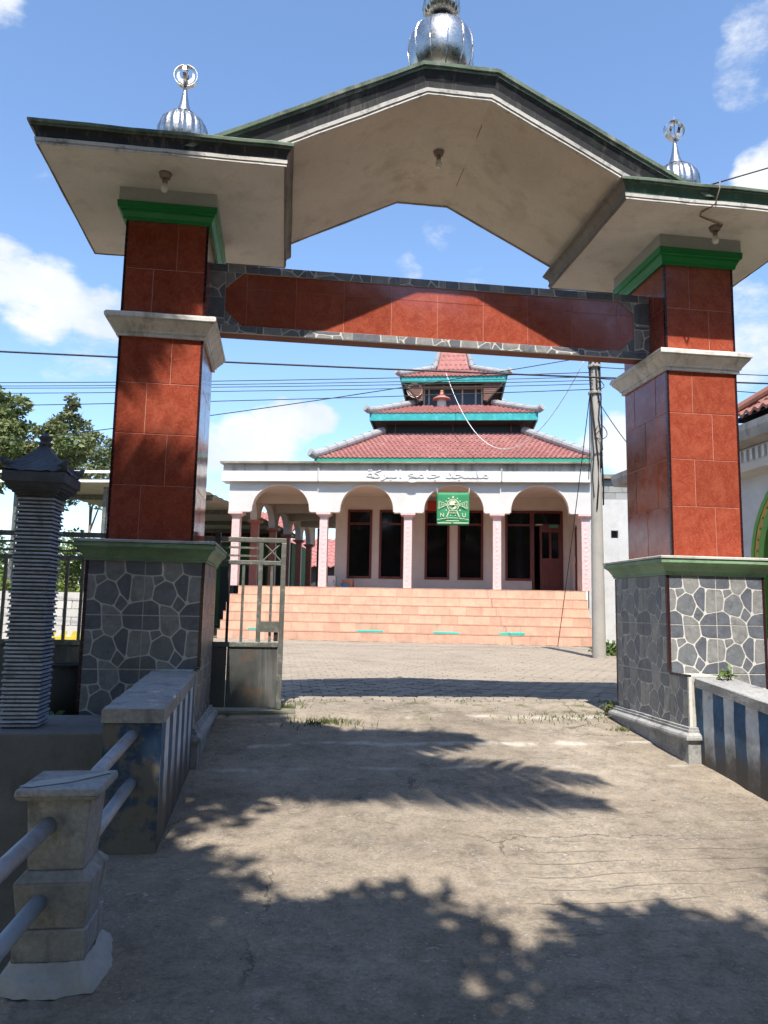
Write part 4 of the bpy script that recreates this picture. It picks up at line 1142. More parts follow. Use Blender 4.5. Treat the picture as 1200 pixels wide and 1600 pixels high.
    # slanting side screens between the eave and the tower foot
    for s_ in (-1, 1):
        g = G()
        for k in range(8):
            f0, f1 = k/8, (k+.86)/8
            za, zb_ = 7.22+.62*f0, 7.22+.62*f1
            ua = 1.20+.55*f0; ub = 1.20+.55*f1
            g.add([(s_*1.05, VC-1.70, za), (s_*ua, VC-1.70, za), (s_*ub, VC-1.70, zb_), (s_*1.05, VC-1.70, zb_)], [(0, 1, 2, 3)])
        g.part('side_screen', 'soffit_brown', r3)
        G().tube([(s_*1.16, VC-1.72, 7.16), (s_*1.78, VC-1.80, 7.86)], .03, 6).part('strut', 'roof_under', r3)
    r4 = G().frustum((-.62, .62, VC-.62, VC+.62), 8.60, (-.30, .30, VC-.30, VC+.30), 10.30).part('roof', 'roof_under', mq)
    roof_skin(r4, .66, 8.66, .34, 10.3, VC, 9, tw=.16)
    ridges(r4, .66, 8.70, .34, 10.3, VC, .09, tip=.02)
    G().lathe((0, VC, 10.28), [(.34, 0), (.20, .06), (.10, .16), (.14, .26), (.04, .36), (.01, .6)], 16).part('finial', 'steel', r4, smooth=True)
build_mosque()

def mosque_things():
    # horn loudspeaker in the lantern tower
    t = thing('loudspeaker', 'horn loudspeaker under the top roof of the mosque', 'loudspeaker', (-1.32, 25.72, 7.3), 'm')
    g = G(); vs = []; n = 20
    for k, (r_, d) in enumerate(((.06, .25), (.08, .15), (.14, .05), (.23, -.03), (.27, -.08))):
        for i in range(n):
            a = 2*math.pi*i/n; vs.append((-1.32-d*-.35+r_*math.cos(a), 25.72+d, 7.58+r_*math.sin(a)))
    g.add(vs, [(k*n+i, k*n+(i+1) % n, (k+1)*n+(i+1) % n, (k+1)*n+i) for k in range(4) for i in range(n)]); g.part('horn', 'horn_grey', t, smooth=True)
    G().tube([(-1.25, 25.95, 7.58), (-1.25, 25.95, 7.15)], .025, 8).part('bracket', 'steel_dark', t)
    # roof ventilator with a conical hat
    t = thing('roof_vent', 'small round vent with a red conical hat on the middle roof', 'vent', (-.40, 25.75, 6.85), 'm')
    G().lathe((-.40, 25.75, 6.85), [(.16, 0), (.16, .42), (.10, .44)], 18).part('pipe', 'frame_cream', t, smooth=True)
    G().lathe((-.40, 25.75, 7.25), [(.33, 0), (.30, .05), (.16, .13), (.07, .20), (.05, .30), (.06, .33), (.02, .36)], 20).part('hat', 'column_red', t, smooth=True)
    # banner
    U, V, Z = .02, 22.86, 3.03; s = .98/120         # one unit of the banner grid
    t = thing('banner', 'square green banner with a cream globe emblem and letters N U', 'banner', (U, V, 2.53), 'm')
    g = G(); n = 12; vs = []
    for j in range(n+1):
        for i in range(n+1):
            a, b = i/n-.5, j/n-.5
            vs.append((U+a*.98, V+.012*math.sin(7*a+2*b)+.008*math.sin(11*b), Z+b*1.0))
    m = n+1
    g.add(vs, [(j*m+i, j*m+i+1, (j+1)*m+i+1, (j+1)*m+i) for j in range(n) for i in range(n)])
    cl = g.part('cloth', 'banner_green', t, smooth=True); cl.modifiers.new('solid', 'SOLIDIFY').thickness = .004
    F = V-.030
    def P(px, py): return (U+(px-60)*s, F, Z+(60-py)*s)       # grid: x right 0..120, y down 0..120
    def line(pts, r=.9, name='line'): return G().tube([P(*p) for p in pts], r*s, 5)
    e = G()
    # globe
    e.v += []; k = 36
    def disc(g, cx, cy, r_, n=30): g.add([P(cx+r_*math.cos(2*math.pi*i/n), cy-r_*math.sin(2*math.pi*i/n)) for i in range(n)], [tuple(range(n))[::-1]])
    def ring(g, cx, cy, r_, w, a0=0, a1=360, n=40):
        pts = [(cx+r_*math.cos(R(a0+(a1-a0)*i/n)), cy-r_*math.sin(R(a0+(a1-a0)*i/n))) for i in range(n+1)]
        g.tube([P(*p) for p in pts], w*s, 5)
    g = G(); ring(g, 60, 46, 22, 1.5, -40, 220); g.part('rope_ring', 'banner_cream', t)
    g = G(); ring(g, 60, 45, 17, .8); 
    g.tube([P(43, 45), P(77, 45)], 1.0*s, 5)
    for q in (10, 24): ring(g, 60, 45, 16.5, .5, 90-q*1.5, 90+q*1.5, 10); 
    for w_ in (6, 12):
        for sg in (-1, 1):
            g.tube([P(60+sg*w_*math.cos(R(a)), 45-17*math.sin(R(a))) for a in range(-90, 91, 15)], .5*s, 4)
    g.part('globe', 'banner_cream', t)
    g = G(); g.add([P(x, y) for x, y in ((46, 40), (50, 32), (58, 29), (68, 31), (70, 36), (64, 40), (66, 44), (60, 47), (54, 45), (50, 46))], [tuple(range(10))])
    g.add([P(x, y) for x, y in ((60, 56), (70, 50), (72, 54), (64, 60), (58, 60))], [tuple(range(5))])
    g.part('continents', 'banner_cream', t)
    g = G()                                                  # rope ends below the globe
    for sg in (-1, 1):
        g.tube([P(60+sg*x, y) for x, y in ((17, 60), (14, 66), (17, 74), (21, 84), (24, 91))], 1.5*s, 5)
        g.tube([P(60+sg*x, y) for x, y in ((24, 91), (20, 91), (16, 76))], .8*s, 5)
    g.tube([P(45, 66), P(75, 66)], .9*s, 5); g.tube([P(44, 76), P(76, 76)], .9*s, 5)
    g.tube([P(46, 67), P(52, 75), P(58, 67), P(64, 75), P(70, 67), P(74, 75)], .8*s, 5)
    g.part('rope_knot', 'banner_cream', t)
    g = G()                                                  # script flourishes either side
    for sg in (-1, 1):
        g.tube([P(60+sg*x, y) for x, y in ((20, 45), (28, 41), (40, 36), (51, 31), (54, 33), (54, 60), (50, 59), (40, 54), (28, 49), (20, 46))], .9*s, 5)
        g.tube([P(60+sg*x, y) for x, y in ((50, 34), (49, 58))], .8*s, 5)
        g.tube([P(60+sg*x, y) for x, y in ((46, 38), (40, 42), (45, 46), (38, 50), (46, 54))], .9*s, 5)
        g.tube([P(60+sg*x, y) for x, y in ((36, 40), (34, 46), (37, 52))], .8*s, 5)
        g.tube([P(60+sg*x, y) for x, y in ((24, 45.5), (46, 45.5))], .8*s, 5)
    g.part('script', 'banner_cream', t)
    def star(g, cx, cy, r_):
        pts = [(cx+(r_ if i % 2 == 0 else r_*.42)*math.sin(math.pi*i/5), cy-(r_ if i % 2 == 0 else r_*.42)*math.cos(math.pi*i/5)) for i in range(10)]
        g.add([P(*p) for p in pts] + [P(cx, cy)], [(i, 10, (i+1) % 10) for i in range(10)])
    for x, y, r_ in ((60, 16, 5.5), (44, 21, 3.6), (76, 21, 3.6), (35, 31, 3.6), (86, 31, 3.6), (35, 65, 3.6), (86, 65, 3.6), (51, 84, 3.2), (69, 84, 3.2)):
        g = G(); star(g, x, y, r_); g.part('star', 'banner_cream', t)
    for ch, x in (('N', 20), ('U', 101)):
        me = text_mesh(ch, .17, .004, 'letter', 'banner_cream'); place('letter', me, (P(x, 84)[0], F, P(x, 84)[2]), t)
    g = G(); g.tube([P(1, 101), P(20, 97), P(45, 94.5), P(60, 94), P(75, 94.5), P(100, 97), P(119, 101)], .9*s, 5); g.part('line', 'banner_cream', t)
    g = G(); rng = random.Random(5)                          # two rows of small lettering, too small to read
    for y, a, b, h in ((104, 36, 82, 3), (112.5, 4, 52, 4), (112.5, 62, 116, 4)):
        x = a
        while x < b:
            w = rng.uniform(1.6, 2.6); g.add([P(x, y-h/2), P(x+w, y-h/2), P(x+w, y+h/2), P(x, y+h/2)], [(3, 2, 1, 0)]); x += w+.9
    o = g.part('small_lettering', 'banner_cream', t); o['kind'] = 'stuff'
    for sg in (-1, 1): G().tube([(U+sg*.48, V, 3.53), (U+sg*.50, V+.15, 3.72), (U+sg*.5, V+.21, 3.74)], .006, 5).part('string', 'cable_white', t)
    # small things on the veranda
    t = thing('alarm_box', 'small red box on the wall left of the green banner', 'box', (-.69, 25.45, 3.30), 'm')
    G().box(-.84, -.54, 25.42, 25.565, 3.31, 3.64).part('body', 'paint_red', t, bevel=.02)
    G().box(-.80, -.58, 25.412, 25.419, 3.36, 3.60).part('lid', 'paint_red', t)
    t = thing('cabinet', 'small white cabinet on the veranda beside the first window', 'cabinet', (-3.98, 25.0, FL), 'm')
    G().box(-4.10, -3.84, 24.85, 25.2, FL, FL+.42).part('body', 'cabinet_white', t, bevel=.01)
    G().box(-4.085, -3.855, 24.838, 24.849, FL+.04, FL+.37).part('door', 'cabinet_white', t); G().box(-3.90, -3.88, 24.825, 24.837, FL+.2, FL+.27).part('handle', 'steel_dark', t)
    t = thing('cardboard_box', 'brown cardboard box with a blue wrapper below the first window', 'box', (-3.5, 25.1, FL), 'm')
    G().box(-3.64, -3.28, 24.95, 25.3, FL, FL+.30).part('carton', 'cardboard', t)
    G().box(-3.66, -3.36, 24.93, 24.948, FL+.02, FL+.18).part('wrapper', 'blue_plastic', t)
    # teal planks lying on the second tread
    zt = -.95 + (FL+.95)/6
    for i, (a, b, rz, lab) in enumerate([(-2.69, -1.95, 0, 'teal plank on the steps, second from the left'), (-.51, .21, .01, 'teal plank on the steps, third from the left'), (1.34, 2.05, -.03, 'thicker teal plank on the steps nearest the pole'), (-5.88, -5.2, 0, 'teal plank on the steps seen through the sliding gate')]):
        o = G().box(a, b, 21.70, 21.80, zt+.0, zt+(.055 if i != 2 else .075)).top('plank', 'teal_plank', ((a+b)/2, 21.75, zt+.001), lab, 'plank', 'teal planks on the steps', frame='m', bevel=.01)
        o.rotation_euler[1] = rz
mosque_things()

# ------------------------------------------------------------------ right side: wall, neighbour house, pole
def build_right():
    # grey plastered wall with block courses on top
    t = thing('boundary_wall', 'grey plastered wall with a square hole between mosque and pole', 'wall', (5.3, 24, -.95), 'm')
    g = G(); g.box(4.24, 4.94, 24, 24.2, -.95, 3.52); g.box(5.16, 7.2, 24, 24.2, -.95, 3.52); g.box(4.941, 5.159, 24, 24.2, -.95, 2.30); g.box(4.941, 5.159, 24, 24.2, 2.54, 3.52)
    g.part('wall', 'plaster_grey', t)
    G().box(4.90, 5.2, 24.201, 24.25, 2.25, 2.6).part('hole_dark', 'gate_black', t)  # black sheet: the darkness inside the hole as plain colour
    G().box(4.30, 7.2, 24.06, 24.2, 3.521, 4.16).part('mortar', 'joint_grey', t)
    for r_ in range(3):
        u = 4.30 - (.2 if r_ % 2 else 0)
        while u < 7.1:
            a = max(u, 4.30); b = min(u+.39, 7.2)
            G().box(a+.008, b, 24.035, 24.062, 3.53+r_*.21, 3.53+r_*.21+.195).part('block', 'block_grey', t, bevel=.006); u += .40
    G().box(4.27, 7.4, 23.9, 24.8, 4.17, 4.30).part('coping', 'slab_edge', t)
    # neighbour house: long side toward the yard, with arched openings
    h = thing('neighbour_house', 'house with tiled roof and green arches at the right edge', 'house', (11, 11, -.95))
    X, ya, yb = 8.6, 4.0, 16.8; zs = .95; NB = 24; ro = 1.45; cys = (11.05, 7.2)
    g = G()
    def slab(p, q, zb0, zb1, zt=3.0): g.add([(X, p, zb0), (X, q, zb1), (X, q, zt), (X, p, zt), (X+.25, p, zb0), (X+.25, q, zb1), (X+.25, q, zt), (X+.25, p, zt)], [(3, 2, 1, 0), (4, 5, 6, 7), (1, 5, 4, 0)])
    prev = ya
    for cyy in sorted(cys):
        slab(prev, cyy-ro, -.95, -.95)
        pts = [(cyy-ro*math.cos(math.pi*k/NB), zs+ro*.95*math.sin(math.pi*k/NB)) for k in range(NB+1)]
        for (a, za), (b, zb) in zip(pts, pts[1:]): slab(a, b, za, zb)
        prev = cyy+ro
    slab(prev, yb, -.95, -.95)
    g.part('wall', 'plaster_grey', h)
    G().box(X+.25, 14, yb-.25, yb, -.95, 3.0).part('end_wall', 'plaster_grey', h)
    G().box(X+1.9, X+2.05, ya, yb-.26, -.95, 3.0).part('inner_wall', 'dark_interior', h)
    G().box(X-.02, 14, ya, yb, 3.001, 3.05).part('ceiling', 'plaster_grey', h)
    for cyy in cys:
        for rr, w, m_, xx in ((ro+.34, .045, 'arch_green', .06), (ro+.21, .075, 'arch_orange', .05), (ro+.07, .075, 'arch_green', .075)):
            gg = G(); pp = [(cyy-rr, -.4)] + [(cyy-rr*math.cos(math.pi*k/NB), zs+rr*.95*math.sin(math.pi*k/NB)) for k in range(NB+1)] + [(cyy+rr, -.4)]
            vs = []
            for y, z in pp:
                d = Vector((0, y-cyy, max(z-zs, 0))).normalized()*w
                vs += [(X-xx, y-d.y, z-d.z), (X-xx, y+d.y, z+d.z), (X+.01, y+d.y, z+d.z), (X+.01, y-d.y, z-d.z)]
            gg.add(vs, [(k*4+i, k*4+(i+1) % 4, (k+1)*4+(i+1) % 4, (k+1)*4+i) for k in range(len(pp)-1) for i in range(4)])
            gg.part('arch_band', m_, h)
        for k in range(1, NB):
            rr = ro+.21; a = math.pi*k/NB
            G().lathe((X-.052, cyy-rr*math.cos(a), zs+rr*.95*math.sin(a)), [(.018, -.02), (.028, 0), (.018, .02)], 8).part('stud', 'arch_green', h)
    # deep eave with a row of fins below its edge
    rc = (X, 14, ya, yb)
    G().ring(rc, [(.0, 2.55), (.30, 2.60), (.34, 2.72), (.34, 2.995)], cap=False).part('cornice', 'plaster_grey', h)
    fin = G().box(0, .05, 0, .07, 0, .20).mesh('fin', 'parapet_white'); y = 9.
    while y < yb+.2: place('fin', fin, (X-.388, y, 2.75), h); y += .17
    G().ring(rc, [(.30, 3.0), (.62, 3.06), (.66, 3.22), (.66, 3.34), (.60, 3.36), (.2, 3.40)]).part('eave_slab', 'parapet_grey', h)
    # hipped tile roof on the near half
    ex, ey, ez, tn_ = 8.0, 12.5, 3.52, .72
    rf = G().add([(ex, 2, ez-.05), (ex, ey, ez-.05), (ex+3, ey-3, ez+3*tn_-.05), (ex+3, 2, ez+3*tn_-.05), (14, ey, ez-.05)], [(0, 3, 2, 1), (1, 2, 4)]).part('roof', 'roof_under', h)
    g = G()
    for j in range(13):
        a0, a1 = .24*j, .24*j+.26; n = 140; vs = []
        for k in range(n+1):
            y = ey-a0-(ey-a0-6.)*k/n; w = .035*math.cos(k*2*math.pi/5)
            vs += [(ex+a0, y, ez+a0*tn_+.04+w), (ex+a1, min(y, ey-a1), ez+a1*tn_+w), (ex+a0, y, ez+a0*tn_-.02+w)]
        g.add(vs, [(3*k, 3*k+1, 3*k+4, 3*k+3) for k in range(n)] + [(3*k, 3*k+3, 3*k+5, 3*k+2) for k in range(n)])
    o = g.part('tiles', 'clay_dark', rf); o['kind'] = 'stuff'
    G().tube([(ex-.05, ey+.05, ez+.08), (ex+3, ey-3, ez+3*tn_+.08)], .09, 10).part('ridge', 'clay_dark', rf)
    # concrete power pole
    t = thing('utility_pole', 'round concrete utility pole wrapped in cables', 'pole', (6.63, 15.32, -.95))
    bx, by = 6.63, 15.32
    G().lathe((bx, by, -.95), [(.147, -.1), (.143, 0), (.134, 1.5), (.120, 3.2), (.104, 5.2), (.092, 7.0), (.09, 7.1)], 24).part('shaft', 'pole_concrete', t, smooth=True)
    rng = random.Random(11)
    for i in range(9):
        g = G(); a = rng.uniform(0, 6.28); z0 = 2.6+rng.uniform(-.6, .9); pts = []
        for k in range(9):
            z = z0 + (6.2-z0)*k/8; rr = .135-.012*z+.028+rng.uniform(0, .03); a += rng.uniform(-.5, .5); pts.append((bx+rr*math.cos(a), by+rr*math.sin(a), z))
        g.tube(pts, rng.uniform(.008, .018), 6); g.part('cable', 'cable_black', t, smooth=True)
    for z, rr in ((3.85, .13), (4.9, .08)):
        pts = [(bx+.06+rr*math.cos(2*math.pi*k/18), by-.16+.04*math.sin(4*math.pi*k/18), z+rr*1.2*math.sin(2*math.pi*k/18)) for k in range(19)]
        G().tube(pts, .009, 6).part('coil', 'cable_black', t, smooth=True)
    for z in (4.75, 5.35): G().lathe((bx, by, z-.0), [(.135, -.03), (.142, -.02), (.142, .02), (.135, .03)], 20).part('clamp', 'pole_concrete', t)
    G().box(bx-.7, bx+.7, by-.19, by-.12, 5.95, 6.05).part('cross_arm', 'steel_dark', t)
    for dx in (-.6, -.3, .3, .6): G().lathe((bx+dx, by-.155, 6.05), [(.03, 0), (.045, .03), (.03, .06), (.045, .09), (.02, .12)], 12).part('insulator', 'horn_grey', t, smooth=True)
build_right()

def sag(a, b, d, n=24):
    a, b = Vector(a), Vector(b)
    return [tuple(a.lerp(b, k/n) - Vector((0, 0, d*4*(k/n)*(1-k/n)))) for k in range(n+1)]
def wires():
    def W(a, b, d, r, label, mat='cable_black', grp='overhead cables'):
        p = sag(a, b, d); G().tube(p, r, 6).top('overhead_cable', mat, p[0], label, 'cable', grp, smooth=True)
    P_ = (6.6, 15.2); MAINA, MAINB = (-26, 14.6, 4.62), (24, 14.2, 5.30)
    W(MAINA, MAINB, .30, .018, 'thickest dark cable crossing the sky, the highest one')
    W((-26, 20.0, 4.95), (P_[0]-.05, P_[1], 5.18), .35, .009, 'thin cable second from the top left of the pole')
    W((-26, 19.2, 4.55), (P_[0]-.05, P_[1], 5.08), .30, .008, 'thin cable third from the top left of the pole')
    W((-26, 18.6, 4.38), (P_[0]-.05, P_[1], 5.00), .30, .008, 'thin cable fourth from the top left of the pole')
    W((-26, 18.0, 3.92), (P_[0]-.05, P_[1], 4.92), .25, .008, 'thin cable fifth from the top left of the pole')
    W((-26, 17.0, 3.15), (P_[0]-.05, P_[1], 4.80), .25, .009, 'lowest thin cable running left from the pole')
    W((-14, 19.0, 2.7), (P_[0]-.05, P_[1], 5.55), .25, .010, 'cable slanting from the canopy up past the roof tiers')
    W((P_[0]+.05, P_[1], 5.30), (30, 14, 6.4), .35, .010, 'upper thin cable running right from the pole')
    W((P_[0]+.05, P_[1], 5.05), (30, 15, 5.3), .30, .010, 'lower thin cable running right from the pole')
    W((P_[0]+.05, P_[1], 4.55), (9.2, 17.5, 3.4), .15, .010, 'drop cable from the pole to the neighbour house')
    W(m2w(-.25, 25.45, 8.12), (6.34, 15.2, 5.41), 2.3, .010, 'white cable hanging in a deep curve across the tile roofs', 'cable_white', None)
    W((3.36, 5.40, 3.49), (14, 5.7, 7.9), .05, .006, 'thin cable rising to the right from the right roof slab')
    a, b = (6.55, 15.18, 5.35), m2w(2.93, 21.5, -.94)
    G().tube(sag(a, b, .12), .010, 6).top('guy_wire', 'cable_black', b, 'dark guy wire slanting from the pole down to the steps', 'cable', smooth=True)
wires()

# ------------------------------------------------------------------ left side: canopy, low wall, house, plants
def build_left():
    t = thing('canopy', 'flat carport canopy with white steel edge behind the left pillar', 'canopy', (-11, 24, -.95), 'm')
    u0, u1, v0, v1, z = -12.4, -7.35, 19.6, 37., 3.36
    g = G(); n = 60; vs = []
    for k in range(n+1):
        v = v0+(v1-v0)*k/n; w = .03 if k % 2 else 0
        vs += [(u0, v, z+w), (u1, v, z+w), (u0, v, z+w+.01), (u1, v, z+w+.01)]
    g.add(vs, [(4*k, 4*k+1, 4*k+5, 4*k+4) for k in range(n)] + [(4*k+2, 4*k+6, 4*k+7, 4*k+3) for k in range(n)])
    g.part('roof_sheet', 'sheet_under', t)
    for zz in (z-.10, z+.16): G().box(-17, u1, v0-.04, v0+.02, zz, zz+.07).part('edge_rail', 'white_steel', t)
    u = -17.
    while u < u1: G().box(u, u+.05, v0-.03, v0+.01, z-.03, z+.16).part('edge_post', 'white_steel', t); u += 1.1
    for v in (22.5, 26, 29.5, 32.8): G().box(u0, u1, v, v+.08, z-.16, z-.005).part('purlin', 'steel_gate', t)
    for u in (-12.2, -9.6): 
        for v in (20.0, 32.6): G().box(u-.05, u+.05, v-.05, v+.05, -.95, z-.16).part('post', 'steel_gate', t)
    g = G()
    # low wall of white blocks with yellow foot
    wl = thing('block_wall', 'low white block wall with a yellow stripe beyond the sliding gate', 'wall', (-8, 19.2, -.95))
    G().box(-15, -3.6, 19.2, 19.34, -.95, .24).part('core', 'joint_grey', wl)
    for r_ in range(6):
        x = -11.0 - (.2 if r_ % 2 else 0)
        while x < -3.7:
            a, b = max(x, -11.0), min(x+.39, -3.6)
            if b-a > .05: G().box(a+.008, b, 19.172, 19.199, -.94+r_*.197, -.94+r_*.197+.185).part('block', 'white_block', wl)
            x += .40
    t = thing('striped_board', 'yellow and white striped board leaning on the white block wall', 'board', (-5.2, 18.7, -.95))
    G().box(-6.2, -3.9, 18.66, 18.70, -.94, -.66).part('board', 'white_block', t)
    for k in range(9):
        x = -6.15+.25*k; G().add([(x, 18.655, -.93), (x+.13, 18.655, -.93), (x+.23, 18.655, -.67), (x+.10, 18.655, -.67)], [(0, 1, 2, 3)]).part('stripe', 'yellow_paint', t)
    G().box(-6.2, -3.9, 18.64, 18.654, -.945, -.80).part('stripe', 'yellow_paint', t)
    # far house with green wall
    h = thing('far_house', 'low house with green wall and tiled eave behind the arcade', 'house', (-8.6, 34, -.95), 'm')
    G().box(-13.4, -7.3, 34, 38, -.95, 2.9).part('wall', 'house_green', h)
    for u in (-13.0, -11.8, -10.6, -9.4, -8.4): G().box(u, u+.9, 33.97, 34.02, -.9, 1.75).part('dark_opening', 'gate_black', h)  # black panels: the dark of open doorways painted on the wall
    g = G()
    for j in range(8):
        va, vb = 33.3+.4*j, 33.72+.4*j; za, zb = 2.85+.22*j, 2.85+.22*(j+1); n = 120; vs = []
        for k in range(n+1):
            u = -13.5+6.2*k/n; w = .04*math.cos(k*2*math.pi/4); vs += [(u, va, za+.05+w), (u, vb, zb+w), (u, va, za+w-.03)]
        g.add(vs, [(3*k, 3*k+3, 3*k+4, 3*k+1) for k in range(n)] + [(3*k, 3*k+2, 3*k+5, 3*k+3) for k in range(n)])
    o = g.part('roof', 'roof_clay', h)
    h = thing('rear_house', 'orange tiled house glimpsed between pink column and wall', 'house', (-7, 47, -.95), 'm')
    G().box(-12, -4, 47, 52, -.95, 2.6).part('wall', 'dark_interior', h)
    g = G()
    for j in range(8):
        va, vb = 46.4+.4*j, 46.82+.4*j; za, zb = 2.5+.25*j, 2.5+.25*(j+1); n = 90; vs = []
        for k in range(n+1):
            u = -12.5+9*k/n; w = .05*math.cos(k*2*math.pi/4); vs += [(u, va, za+.05+w), (u, vb, zb+w), (u, va, za+w-.03)]
        g.add(vs, [(3*k, 3*k+3, 3*k+4, 3*k+1) for k in range(n)] + [(3*k, 3*k+2, 3*k+5, 3*k+3) for k in range(n)])
    g.part('roof', 'roof_clay', h)
build_left()

# ------------------------------------------------------------------ plants
def leaves(g, rng, c, rad, n, size, mi=0, shell=.55, aspect=.5):
    for _ in range(n):
        while True:
            p = Vector((rng.uniform(-1, 1), rng.uniform(-1, 1), rng.uniform(-1, 1)))
            if p.length <= 1 and (p.length > shell or rng.random() < .35): break
        q = Vector((c[0]+p.x*rad[0], c[1]+p.y*rad[1], c[2]+p.z*rad[2]))
        d = Vector((rng.gauss(0, 1), rng.gauss(0, 1), rng.gauss(-.3, .7))).normalized()
        s_ = d.cross(Vector((rng.gauss(0, 1), rng.gauss(0, 1), rng.gauss(0, 1)))).normalized()
        L_ = size*rng.uniform(.6, 1.3); w = L_*aspect*.5
        g.add([q, q+d*L_*.5+s_*w, q+d*L_, q+d*L_*.5-s_*w], [(0, 1, 2, 3)], mi)
def tree(name, label, base, h, blobs, mat, seed, leafn=420, leaf=.22, trunk_r=.16, group=None):
    rng = random.Random(seed); b = Vector(base)
    t = thing(name, label, 'tree', base, group=group)
    g = G(); top = b+Vector((rng.uniform(-.3, .3), rng.uniform(-.3, .3), h))
    mid = b.lerp(top, .5)+Vector((rng.uniform(-.2, .2), rng.uniform(-.2, .2), 0))
    g.tube([b, mid, top], [trunk_r, trunk_r*.75, trunk_r*.5], 10)
    g2 = G()
    for c, r_ in blobs:
        c = b+Vector(c); m_ = top.lerp(c, .5)+Vector((0, 0, -.15*r_))
        st = mid.lerp(top, rng.uniform(.5, 1))
        g.tube([st, m_, c], [trunk_r*.45, trunk_r*.28, trunk_r*.1], 7)
        for k in range(5):
            e = c+Vector((rng.uniform(-1, 1), rng.uniform(-1, 1), rng.uniform(-.6, 1)))*r_*.75
            g.tube([c.lerp(m_, .4), c.lerp(e, .5)+Vector((0, 0, .05)), e], [trunk_r*.16, trunk_r*.1, trunk_r*.03], 5)
        # clumps round the limb ends
        k = max(5, int(7*r_))
        for _ in range(k):
            o = Vector((rng.gauss(0, .5), rng.gauss(0, .5), rng.gauss(.1, .42)))*r_
            rr = r_*rng.uniform(.28, .5)
            leaves(g2, rng, c+o, (rr, rr, rr*.75), int(leafn*rng.uniform(.6, 1.2)*(rr/.5)**1.4), leaf)
    g.part('trunk', 'bark', t, smooth=True); g2.part('crown', mat, t)
    return t
def bush(name, label, c, rad, n, size, mat, seed, group=None):
    rng = random.Random(seed); t = thing(name, label, 'bush', (c[0], c[1], c[2]-rad[2]), group=group)
    g = G()
    for _ in range(9):
        o = (c[0]+rng.uniform(-.6, .6)*rad[0], c[1]+rng.uniform(-.6, .6)*rad[1], c[2]+rng.uniform(-.5, .5)*rad[2])
        leaves(g, rng, o, tuple(r_*.5 for r_ in rad), n//9, size)
    g.part('foliage', mat, t)
    g = G()
    for _ in range(6): g.tube([(c[0]+rng.uniform(-.15, .15)*rad[0], c[1]+rng.uniform(-.15, .15)*rad[0], c[2]-rad[2]), (c[0]+rng.uniform(-.6, .6)*rad[0], c[1]+rng.uniform(-.5, .5)*rad[1], c[2]+rng.uniform(0, .6)*rad[2])], [.025*min(1, rad[0]), .008*min(1, rad[0])], 5)
    g.part('stem', 'bark', t)
def palm(name, label, base, crown, seed, nf=20, L_=3.2, droop=.9, fronds=None):
    rng = random.Random(seed); b = Vector(base); c = Vector(crown)
    t = thing(name, label, 'palm tree', base)
    g = G(); pts = []
    for k in range(9):
        f = k/8; p = b.lerp(c, f); p += (Vector((0, 0, 1)).cross(c-b))*.0; p.x += (c.x-b.x)*(f*f-f)*.4; p.y += (c.y-b.y)*(f*f-f)*.4; pts.append(p)
    g.tube(pts, [.20-.09*k/8 for k in range(9)], 12); g.part('trunk', 'bark', t, smooth=True)
    g = G()
    for i in range(len(fronds) if fronds else nf):
        az = 2*math.pi*i/nf*1.0+rng.uniform(-.15, .15); el = rng.uniform(-.25, .95); ln = L_*rng.uniform(.85, 1.1)
        if fronds: az, el, ln = R(fronds[i][0]), fronds[i][1], fronds[i][2]
        d = Vector((math.cos(az), math.sin(az), 0))
        rp = []
        for k in range(15):
            f = k/14; r_ = ln*f*math.cos(el)*(1-.12*f); z = ln*f*math.sin(el) - droop*ln*.42*f*f
            rp.append(c+d*r_+Vector((0, 0, z)))
        g.tube(rp, [.028-.024*k/14 for k in range(15)], 5)
        sd = d.cross(Vector((0, 0, 1)))
        for k in range(2, 44):
            f = k/44; j = min(13, int(f*14)); p = rp[j].lerp(rp[j+1], f*14-j); tn = (rp[j+1]-rp[j]).normalized()
            wl = .62*L_/3.2*math.sin(math.pi*(f*.86+.1))**.7
            for s_ in (-1, 1):
                e = (sd*s_*.85+tn*.55+Vector((0, 0, -.30+rng.uniform(-.12, .12)))).normalized()*wl*rng.uniform(.9, 1.1)
                wd = tn*.036
                g.add([p-wd, p+wd, p+e*.6+wd*.9, p+e, p+e*.6-wd*.9], [(0, 1, 2, 3, 4)])
    g.part('crown', 'palm_green', t)

# behind the fence and the canopy
tree('tree', 'tall leafy tree at the far left edge behind the canopy', (-14.4, 36, -.95), 8.0, [((-.2, 0, 8.2), 2.0), ((1.4, .5, 8.6), 1.5), ((-.8, 1, 10.6), 1.7), ((1.0, -1, 7.0), 1.7), ((-2.6, 0, 9.8), 2.0), ((2.6, 0, 7.4), 1.4), ((.3, 0, 9.9), 1.2)], 'leaf_tree', 21, 300, .26, .22, 'trees beyond the canopy')
tree('tree', 'narrow olive tree standing just left of the left pillar', (-10.5, 36, -.95), 7.0, [((.2, 0, 7.4), 1.2), ((.7, .4, 9.4), .85), ((-.4, -.3, 8.4), 1.0), ((.5, 0, 10.2), .55), ((-.2, 0, 6.4), 1.2), ((1.1, .2, 8.0), .8)], 'leaf_olive', 22, 250, .22, .16, 'trees beyond the canopy')
tree('tree', 'faint grey-green tree half hidden by the left pillar', (-12.6, 50, -.95), 7.0, [((.6, 0, 9.4), 1.8), ((1.4, 0, 8.0), 1.5), ((0, 0, 10.8), 1.2)], 'leaf_olive', 23, 160, .28, .15, 'trees beyond the canopy')
tree('tree', 'round bright green tree under the canopy at the left edge', (-10.9, 24, -.95), 2.0, [((0, 0, 3.0), 1.1), ((-.8, .4, 2.4), 1.0), ((.7, -.2, 2.2), .9)], 'leaf_bright', 24, 230, .22, .10)
k = 0
